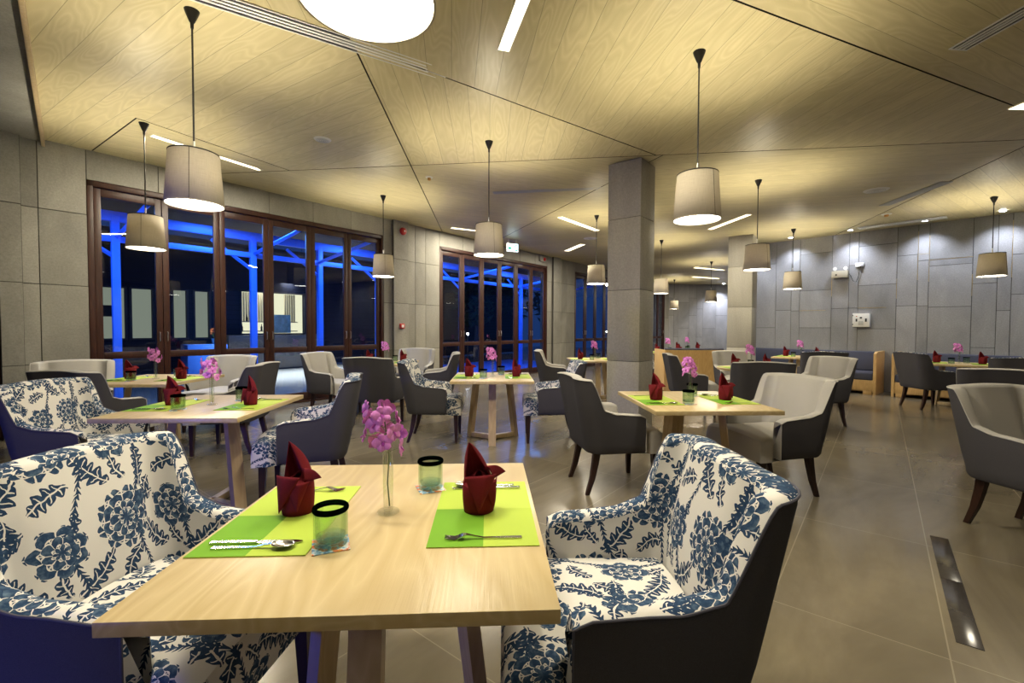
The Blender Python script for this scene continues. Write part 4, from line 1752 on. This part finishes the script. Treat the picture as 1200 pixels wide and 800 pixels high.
ceil_disc(378, 165, 0.095, 'round white ceiling speaker between the windows and the top pendant', 'ceiling_speaker', 'speaker', 'grille')
ceil_disc(1027, 218, 0.16, 'round white ceiling speaker near the grey slot vent', 'ceiling_speaker', 'speaker', 'grille')
ceil_disc(692, 278, 0.16, 'round white ceiling speaker beside the nearer column', 'ceiling_speaker', 'speaker', 'grille')
ceil_disc(503, 208, 0.055, 'white smoke detector with amber sensor beside a ceiling seam', 'smoke_detector', 'smoke detector', 'dome')
ceil_disc(1039, 246, 0.08, 'white smoke detector with amber sensor by the wide grille', 'smoke_detector', 'smoke detector', 'dome')

# recessed downlights washing the feature wall
k = 0
SPOTLAB = {1: 'lit downlight at the top of the stone wall above the nearer banquette', 2: 'lit downlight at the top of the stone wall by the wide grille',
           3: 'lit downlight at the top of the stone wall behind a pendant rod'}
for x in (-3.6, -2.65, -1.7, -0.70, 0.45, 1.55, 2.5):
    p = BF @ Vector((x, -0.38, 0))
    z = ceil_z(p.x)
    lab = {-1.7: SPOTLAB[1], -0.70: 'lit downlight at the top of the stone wall right of the wide grille', 0.45: SPOTLAB[2], 1.55: SPOTLAB[3],
           2.5: 'lit downlight nearest the farther stone column', -2.65: 'lit downlight at the picture edge, top of the stone wall', -3.6: 'lit downlight beyond the picture edge'}[x]
    t = thing('downlight', lab, 'downlight', (p.x, p.y, z), 0, 'recessed downlights along the stone wall')
    m = MB()
    m.lathe([(0.042, -0.002), (0.060, -0.004), (0.062, 0.0), (0.042, 0.0)], 24)
    m.build('trim_ring', M['white'], t)
    m = MB()
    m.lathe([(0.0, -0.0015), (0.040, -0.0015), (0.040, 0.0), (0.0, 0.0)], 20)
    m.build('lens', M['spot'], t)
    sp = light('spot_light', 'SPOT', (0, 0, -0.02), SPOT_W, (0.80, 0.86, 1.0), t, spot_size=radians(105), spot_blend=0.9, shadow_soft_size=0.04)
    sp.rotation_euler = Vector((BN.x * 0.30, BN.y * 0.30, -1)).to_track_quat('-Z', 'Y').to_euler()
for x in (9.5, 11.0):
    t = thing('downlight', 'distant downlight washing the end wall, ' + ('nearer the column' if x > 10 else 'farther from the column'), 'downlight', (x, 20.5, ceil_z(x)), 0,
              'recessed downlights on the end wall')
    m = MB()
    m.lathe([(0.0, -0.002), (0.06, -0.002), (0.06, 0.0), (0, 0)], 16)
    m.build('lens', M['spot'], t)
    light('spot_light', 'SPOT', (0, 0, -0.03), SPOT_W * 5, (0.8, 0.85, 1.0), t, spot_size=radians(120), spot_blend=0.9, shadow_soft_size=0.05)

light('cove_light', 'AREA', BF @ Vector((-1.8, -0.10, 3.36)), 300, (0.74, 0.80, 1.0), None, shape='RECTANGLE', size=9.0, size_y=0.08).rotation_euler.z = math.atan2(BU.y, BU.x)

# ------------------------------------------------------------------ things on the walls
p = Vector((0.0, 10.9, 3.19))
t = thing('exit_sign', 'lit green and white running man exit sign above the second glass doors', 'exit sign', p, math.atan2(WU.y, WU.x) - 0.45)
m = MB()
m.box((0, 0, 0), (0.30, 0.035, 0.20), bev=0.004)
for x in (-0.1, 0.1):
    m.tube([(x, 0, 0.10), (x, 0, ceil_z(0) - 3.19)], 0.005, 6)
m.build('housing', M['white'], t)
m = MB()
m.box((0, -0.0185, 0), (0.285, 0.002, 0.185))
f = m.build('sign_face', M['sign_white'], t)
m = MB()
R90 = Matrix.Rotation(radians(90), 4, 'X')
xf = Matrix.Translation((0, -0.021, 0)) @ R90
# green doorway, running figure and arrow
m.prism([(0.055, -0.075), (0.125, -0.075), (0.125, 0.075), (0.055, 0.075)], 0, 0.002, 0, xf)
m.prism([(-0.125, -0.015), (-0.085, 0.03), (-0.085, 0.01), (-0.035, 0.01), (-0.035, -0.04), (-0.085, -0.04), (-0.085, -0.06)], 0, 0.002, 0, xf)
m.build('pictogram', M['sign_green'], f)
m = MB()
xf = Matrix.Translation((0, -0.0235, 0)) @ R90
hd = [(0.092 + 0.012 * cos(a), 0.050 + 0.012 * sin(a)) for a in [2 * pi * k / 12 for k in range(12)]]
m.prism(hd, 0, 0.001, 0, xf)
m.prism([(0.078, 0.03), (0.100, 0.034), (0.094, -0.012), (0.112, -0.035), (0.104, -0.045), (0.084, -0.02), (0.074, -0.06), (0.064, -0.058), (0.076, -0.01)], 0, 0.001, 0, xf)
m.prism([(0.098, 0.03), (0.118, 0.012), (0.113, 0.005), (0.094, 0.02)], 0, 0.001, 0, xf)
m.build('figure', M['sign_white'], f)


def on_left(x, z, out=0.0):
    v = WF @ Vector((x, -0.002 - out, z))
    return v


WRZ = math.atan2(WU.y, WU.x)
t = thing('fire_alarm_bell', 'round red alarm bell high on the pier between glass doors', 'fire alarm', on_left(1.84, 3.22, 0.09), WRZ)
m = MB()
xf = R90
m.lathe([(0.0, 0.055), (0.03, 0.054), (0.062, 0.042), (0.075, 0.018), (0.076, 0.0), (0.0, 0.0)], 28, 0, xf)
m.build('gong', M['red'], t)
m = MB()
m.lathe([(0.0, 0.064), (0.012, 0.063), (0.014, 0.054), (0.0, 0.053)], 14, 0, xf)
m.build('hub', M['nickel'], t)
t = thing('alarm_call_point', 'small red alarm call point low on the pier between glass doors', 'fire alarm', on_left(1.80, 1.31, 0.09), WRZ)
m = MB()
m.box((0, -0.02, 0), (0.10, 0.04, 0.10), bev=0.006)
m.build('housing', M['red'], t)
m = MB()
m.box((0, -0.0415, 0), (0.055, 0.003, 0.055), bev=0.001)
m.build('press_plate', M['white'], t)
t = thing('alarm_strobe', 'small white and red alarm box above the end of the second glass doors', 'fire alarm', on_left(6.80, 3.27, 0.0), WRZ)
m = MB()
m.box((0, -0.03, 0), (0.30, 0.06, 0.16), bev=0.006)
m.build('housing', M['stone_warm'], t)
m = MB()
m.lathe([(0.0, 0.10), (0.03, 0.095), (0.05, 0.07), (0.052, 0.058), (0.0, 0.058)], 20, 0, Matrix.Translation((0.05, 0, -0.01)) @ R90)
m.build('beacon', M['red'], t)


def on_right(x, z):
    return BF @ Vector((x, -0.003, z))


BRZ = math.atan2(-BU.y, -BU.x)
# local y points into the wall
t = thing('emergency_light', 'cream twin spot emergency light high on the grey stone wall', 'emergency light', on_right(0.68, 2.46), BRZ)
m = MB()
m.box((0, -0.06, 0), (0.29, 0.11, 0.15), bev=0.006)
m.build('battery_box', plain('cream enamel', (0.50, 0.46, 0.36), 0.5), t)
m = MB()
m.lathe([(0, 0.122), (0.016, 0.122), (0.018, 0.113), (0, 0.113)], 14, 0, Matrix.Translation((-0.06, 0, -0.01)) @ R90)
m.build('knob', M['black'], t)
for x in (-0.09, 0.10):
    m = MB()
    m.tube([(x, -0.06, 0.07), (x, -0.06, 0.11)], 0.008, 8)
    m.lathe([(0.0, -0.03), (0.02, -0.03), (0.036, 0.01), (0.04, 0.02), (0.0, 0.022)], 18, 0, Matrix.Translation((x, -0.07, 0.125)) @ R90)
    m.build('spot_head', M['white'], t)
t = thing('wall_socket', 'white wall socket with a plug beside the emergency light', 'socket', on_right(0.35, 2.64), BRZ)
m = MB()
m.box((0, -0.015, 0), (0.15, 0.03, 0.085), bev=0.004)
m.build('face_plate', M['white'], t)
m = MB()
m.box((0.02, -0.045, -0.01), (0.045, 0.04, 0.06), bev=0.004)
m.build('plug', M['white'], t)
m = MB()
pts = [Vector((0.33, -0.045, 2.60)), Vector((0.36, -0.045, 2.40)), Vector((0.40, -0.04, 2.28)), Vector((0.45, -0.04, 2.30)), Vector((0.50, -0.04, 2.42)), Vector((0.526, -0.05, 2.47))]
m.tube([BF @ q for q in pts], 0.006, 6)
tag(m.build('power_cable', M['black']), 'black cable looping from the wall socket to the emergency light', 'cable')
t = thing('switch_box', 'white switch box with dark slots low on the grey stone wall', 'switch box', on_right(0.29, 1.47), BRZ)
m = MB()
m.box((0, -0.05, 0), (0.29, 0.10, 0.28), bev=0.005)
m.build('cabinet', M['white'], t)
m = MB()
m.box((0.0, -0.102, -0.06), (0.085, 0.006, 0.08), bev=0.002)
m.build('cover_plate', plain('pale grey plate', (0.5, 0.5, 0.48), 0.5), t)
for x, z, w, h, mt in ((0.085, 0.0, 0.03, 0.07, 'slot'), (0.0, 0.05, 0.04, 0.035, 'slot'), (-0.075, 0.0, 0.028, 0.06, 'slot'), (-0.075, 0.08, 0.018, 0.018, 'red'),
                       (-0.138, 0.10, 0.012, 0.03, 'black'), (-0.138, -0.09, 0.012, 0.03, 'black')):
    m = MB()
    m.box((x, -0.1025, z), (w, 0.005, h), bev=0.001)
    m.build('switch' if mt == 'slot' else ('indicator' if mt == 'red' else 'hinge'), M[mt], t)

# dark inlays in the floor
q = [at(1088, 627, 0), at(1112, 632, 0), at(1158, 764, 0), at(1118, 752, 0)]
ua = (q[3] - q[0]).length
c = (q[0] + q[1] + q[2] + q[3]) / 4
d = (q[0] - q[3]).normalized()
wd = (q[1] - q[0]).length * 0.9
m = MB()
for k in (-1, 1):
    m.box((k * ua * 0.25, 0, 0.0015), (ua * 0.5 - 0.003, wd, 0.003), bev=0.0006)
o = m.build('floor_outlet_cover', M['floor_dark'], None, c, math.atan2(d.y, d.x))
o.location.z = 0
tag(o, 'long dark metal cover let into the floor tiles in the aisle', 'floor cover')
a, b = at(1052, 487, 0), at(1143, 496, 0)
d = b - a
m = MB()
m.box((0, 0, 0.001), (d.length, 0.02, 0.002))
m.box((0.3, 0.14, 0.001), (0.9, 0.012, 0.002))
o = m.build('floor_trench_cover', M['floor_dark'], None, (a + b) / 2, math.atan2(d.y, d.x))
tag(o, 'thin dark trench line in the floor before the nearer banquette', 'floor cover')

# ------------------------------------------------------------------ outside the glass
def out_obj(mb, name, mat, parent=None):
    o = mb.build(name, mat, parent)
    if parent is None:
        o.matrix_world = WF
    return o


m = MB()
m.box((4, 6.2, -0.10), (40, 12, 0.10))
o = struct(out_obj(m, 'deck', M['deck']))
m = MB()
m.box((7.2, 2.6, -0.045), (7.4, 3.9, 0.02))
o = struct(out_obj(m, 'pool_water', M['water']))
t = thing('pergola', 'blue lit steel pergola outside the glass doors', 'pergola')
t.matrix_world = WF
posts = [-4.1, -2.16, 0.02, 1.46, 3.03, 6.02, 9.03, 11.9]
for x in posts:
    m = MB()
    m.box((x, 2.5, 1.55), (0.11, 0.11, 3.2), bev=0.004)
    m.build('post', M['blue_lit_steel'], t)
m = MB()
m.box((4, 2.5, 3.14), (17, 0.10, 0.17), bev=0.004)
m.box((4, 2.5, 2.76), (17, 0.08, 0.10), bev=0.004)
m.build('beam', M['blue_lit_steel'], t)
m = MB()
m.box((4, 0.55, 3.08), (17, 0.08, 0.12), bev=0.004)
m.build('ledger', M['blue_lit_steel'], t)
for i, x in enumerate(posts):
    m = MB()
    m.tube([(x + 0.02, 0.5, 3.02), (x + 0.02, 2.45, 2.80)], 0.04, 4)
    m.tube([(x, 2.5, 2.45), (x - 0.75, 2.5, 2.98)], 0.035, 4)
    m.build('brace', M['blue_lit_steel'], t)
m = MB()
m.box((4, 1.9, 3.42), (18, 3.5, 0.08))
m.build('roof', M['slot'], t)
# added blue spot, unseen behind the viewer, tinting the window-side armchairs navy
gp = Vector((-3.4, -1.5, 0.45))
light('blue_spot', 'SPOT', gp, 340, (0.04, 0.08, 1.0), None, spot_size=radians(58), spot_blend=0.6, shadow_soft_size=0.08).rotation_euler = \
    (Vector((-2.1, 1.6, 0.35)) - gp).to_track_quat('-Z', 'Y').to_euler()
for x in (-3.2, -0.6, 2.3, 5.2, 8.4):
    light('flood_light', 'AREA', WF @ Vector((x, 1.45, 3.25)), BLUE_W, (0.12, 0.36, 1.0), None, shape='RECTANGLE', size=1.6, size_y=0.5)

# the building across the deck
t = thing('pavilion', 'dark sided building with lit windows across the deck outside', 'building')
t.matrix_world = WF
W_Y = 8.0
openings = [(-1.72, -1.02, 0.95, 2.32), (-0.92, -0.44, 0.95, 2.32), (0.0, 0.36, 0.95, 2.34), (0.52, 0.92, 0.95, 2.34), (1.76, 3.80, 1.06, 2.42), (6.6, 7.3, 0.5, 2.3), (7.5, 8.1, 0.5, 2.3)]
m = MB()
xs = sorted({-9.0, 16.0} | {v for o_ in openings for v in o_[:2]})
for a, b in zip(xs[:-1], xs[1:]):
    hole = next((o_ for o_ in openings if abs(o_[0] - a) < 1e-6), None)
    if hole:
        m.box(((a + b) / 2, W_Y, hole[2] / 2), (b - a, 0.2, hole[2]))
        m.box(((a + b) / 2, W_Y, (hole[3] + 3.6) / 2), (b - a, 0.2, 3.6 - hole[3]))
    else:
        m.box(((a + b) / 2, W_Y, 1.8), (b - a, 0.2, 3.6))
m.build('wall', M['siding'], t)
for k, (a, b, z0, z1) in enumerate(openings):
    f = MB()
    for x in (a, b):
        f.box((x, W_Y - 0.09, (z0 + z1) / 2), (0.05, 0.06, z1 - z0))
    for z in (z0, z1):
        f.box(((a + b) / 2, W_Y - 0.09, z), (b - a + 0.05, 0.06, 0.05))
    fo = f.build('window', M['slot'], t)
    g = MB()
    bar = k == 4
    g.box(((a + b) / 2, W_Y + (0.9 if bar else 0.5), (z0 + z1) / 2), (b - a + 0.8, 0.02, z1 - z0 + 0.5))
    g.build('lit_interior', M['lit_bar' if bar else 'lit_room'], fo)
    if bar:
        g = MB()
        for q in range(26):
            x = a + 0.04 + q * (b - a) / 26
            if 1.28 < (x - a) < 1.62:
                continue
            g.box((x, W_Y + 0.62, 1.95), (0.045, 0.05, 0.95))
        g.build('slats', M['slat'], fo)
        g = MB()
        for z in (1.46, 1.15):
            g.box(((a + b) / 2, W_Y + 0.55, z), (b - a, 0.2, 0.03))
        g.build('shelf', M['slat'], fo)
        g = MB()
        g.box((a + 1.45, W_Y + 0.3, 1.40), (0.55, 0.02, 0.62))
        g.build('poster', M['poster'], fo)
        rb = random.Random(8)
        for q in range(12):
            g = MB()
            x = a + 0.1 + q * 0.15
            g.lathe([(0, 0), (0.03, 0), (0.032, 0.12), (0.012, 0.17), (0.012, 0.22), (0, 0.22)], 8, 0, Matrix.Translation((x, W_Y + 0.5, 1.165 if q % 2 else 1.475)))
            g.build('bottle', M['slot'] if q % 3 else M['poster'], fo)
    elif k == 0:
        g = MB()
        g.box((a + (b - a) * 0.55, W_Y + 0.35, z0 + 0.75), ((b - a) * 0.35, 0.05, 0.3))
        g.build('dark_screen', M['slot'], fo)
m = MB()
m.box((2.6, W_Y - 0.6, 0.52), (2.9, 0.5, 1.04), bev=0.01)
m.build('counter', M['dark_stone'], t)
m = MB()
m.box((2.0, W_Y + 0.2, 3.62), (26, 2.8, 0.12))
m.build('eaves', M['slot'], t)
for x in (1.2, 2.8, 4.4):
    light('deck_fill_far', 'AREA', WF @ Vector((x, W_Y - 2.6, 3.3)), 190, (0.95, 0.97, 0.9), None, shape='RECTANGLE', size=1.2, size_y=0.4, spread=radians(75))  # added lights without fittings, brightening the boards before the bar
for x in (1.6, 4.0):
    light('deck_fill_near', 'AREA', WF @ Vector((x, 3.9, 3.3)), 90, (0.95, 0.97, 0.9), None, shape='RECTANGLE', size=1.6, size_y=0.4, spread=radians(65))  # second added row, unseen, brightening the deck nearer the glass
light('bar_lamp', 'AREA', WF @ Vector((2.8, W_Y + 0.35, 2.75)), 60, (1.0, 0.95, 0.75), None, shape='RECTANGLE', size=1.8, size_y=0.3)
m = MB()
m.box((0.46, 6.9, 0.40), (0.95, 0.6, 0.80), bev=0.01)
o = out_obj(m, 'draped_table', M['cloth_blue'])
tag(o, 'table draped in bright blue cloth outside, seen through the glass doors', 'table')
t = thing('flower_pot', 'pot of orange flowers on the blue draped table outside', 'flower', WF @ Vector((0.72, 6.85, 0.80)))
m = MB()
m.lathe([(0, 0), (0.07, 0), (0.10, 0.16), (0.085, 0.16), (0.06, 0.02), (0, 0.02)], 16)
m.build('pot', M['poster'], t)
m = MB()
rb = random.Random(3)
for q in range(16):
    a, r = rb.random() * 6.28, rb.random() * 0.15
    c = Vector((r * cos(a), r * sin(a), 0.28 + rb.random() * 0.16))
    m.tube([(0, 0, 0.1), tuple(c)], 0.006, 4)
    m.lathe([(0, -0.03), (0.03, -0.012), (0.035, 0.012), (0, 0.03)], 7, 1, Matrix.Translation(c))
m.build('blooms', [M['stem'], plain('orange bloom', (0.6, 0.2, 0.06), 0.7)], t)


def garden_tree(label, x, y, h, r, seed):
    t = thing('garden_tree', label, 'tree', WF @ Vector((x, y, -0.05)), 0, 'dark trees beyond the pool')
    m = MB()
    m.tube([(0, 0, 0), (0.05, 0, h * 0.4), (0, 0.05, h * 0.7)], [0.09, 0.07, 0.03], 8)
    m.build('trunk', M['slot'], t)
    m = MB()
    rb = random.Random(seed)
    for q in range(260):
        a, e = rb.random() * 6.28, rb.uniform(-1.2, 1.5)
        rr = r * (0.6 + 0.4 * rb.random())
        c = Vector((rr * cos(a) * cos(e), rr * sin(a) * cos(e), h * 0.68 + rr * 1.2 * sin(e)))
        d = Vector((rb.uniform(-1, 1), rb.uniform(-1, 1), rb.uniform(-1, 1))).normalized() * 0.22
        s_ = d.orthogonal().normalized() * 0.07
        m.add([c - d, c + s_, c + d, c - s_], [[0, 1, 2, 3]])
    m.build('foliage', M['leafdark'], t)


for k, (x, y, h, r) in enumerate(((9.6, 5.3, 3.6, 0.9), (12.2, 5.3, 4.2, 1.0), (15.0, 5.3, 3.8, 0.9))):
    garden_tree(['dark tree outside the second glass doors, nearest', 'dark tree outside the second glass doors, middle one', 'dark tree outside the third glass doors'][k], x, y, h, r, k)
for k, (x, y, z, lab) in enumerate(((8.6, 4.75, 1.06, 'bright garden lamp seen through the second glass doors'), (14.4, 4.9, 0.95, 'bright star like garden lamp seen through the third glass doors'),
                                    (20.5, 5.0, 1.1, 'bright garden lamp seen through the farthest glass doors'))):
    t = thing('garden_lamp', lab, 'garden lamp', WF @ Vector((x, y, -0.05)))
    m = MB()
    m.tube([(0, 0, 0), (0, 0, z)], 0.02, 8)
    m.build('post', M['black'], t)
    m = MB()
    m.lathe([(0, -0.04), (0.03, -0.025), (0.04, 0), (0.03, 0.025), (0, 0.04)], 14, 0, Matrix.Translation((0, 0, z + 0.04)))
    m.build('globe', M['bulb'], t)
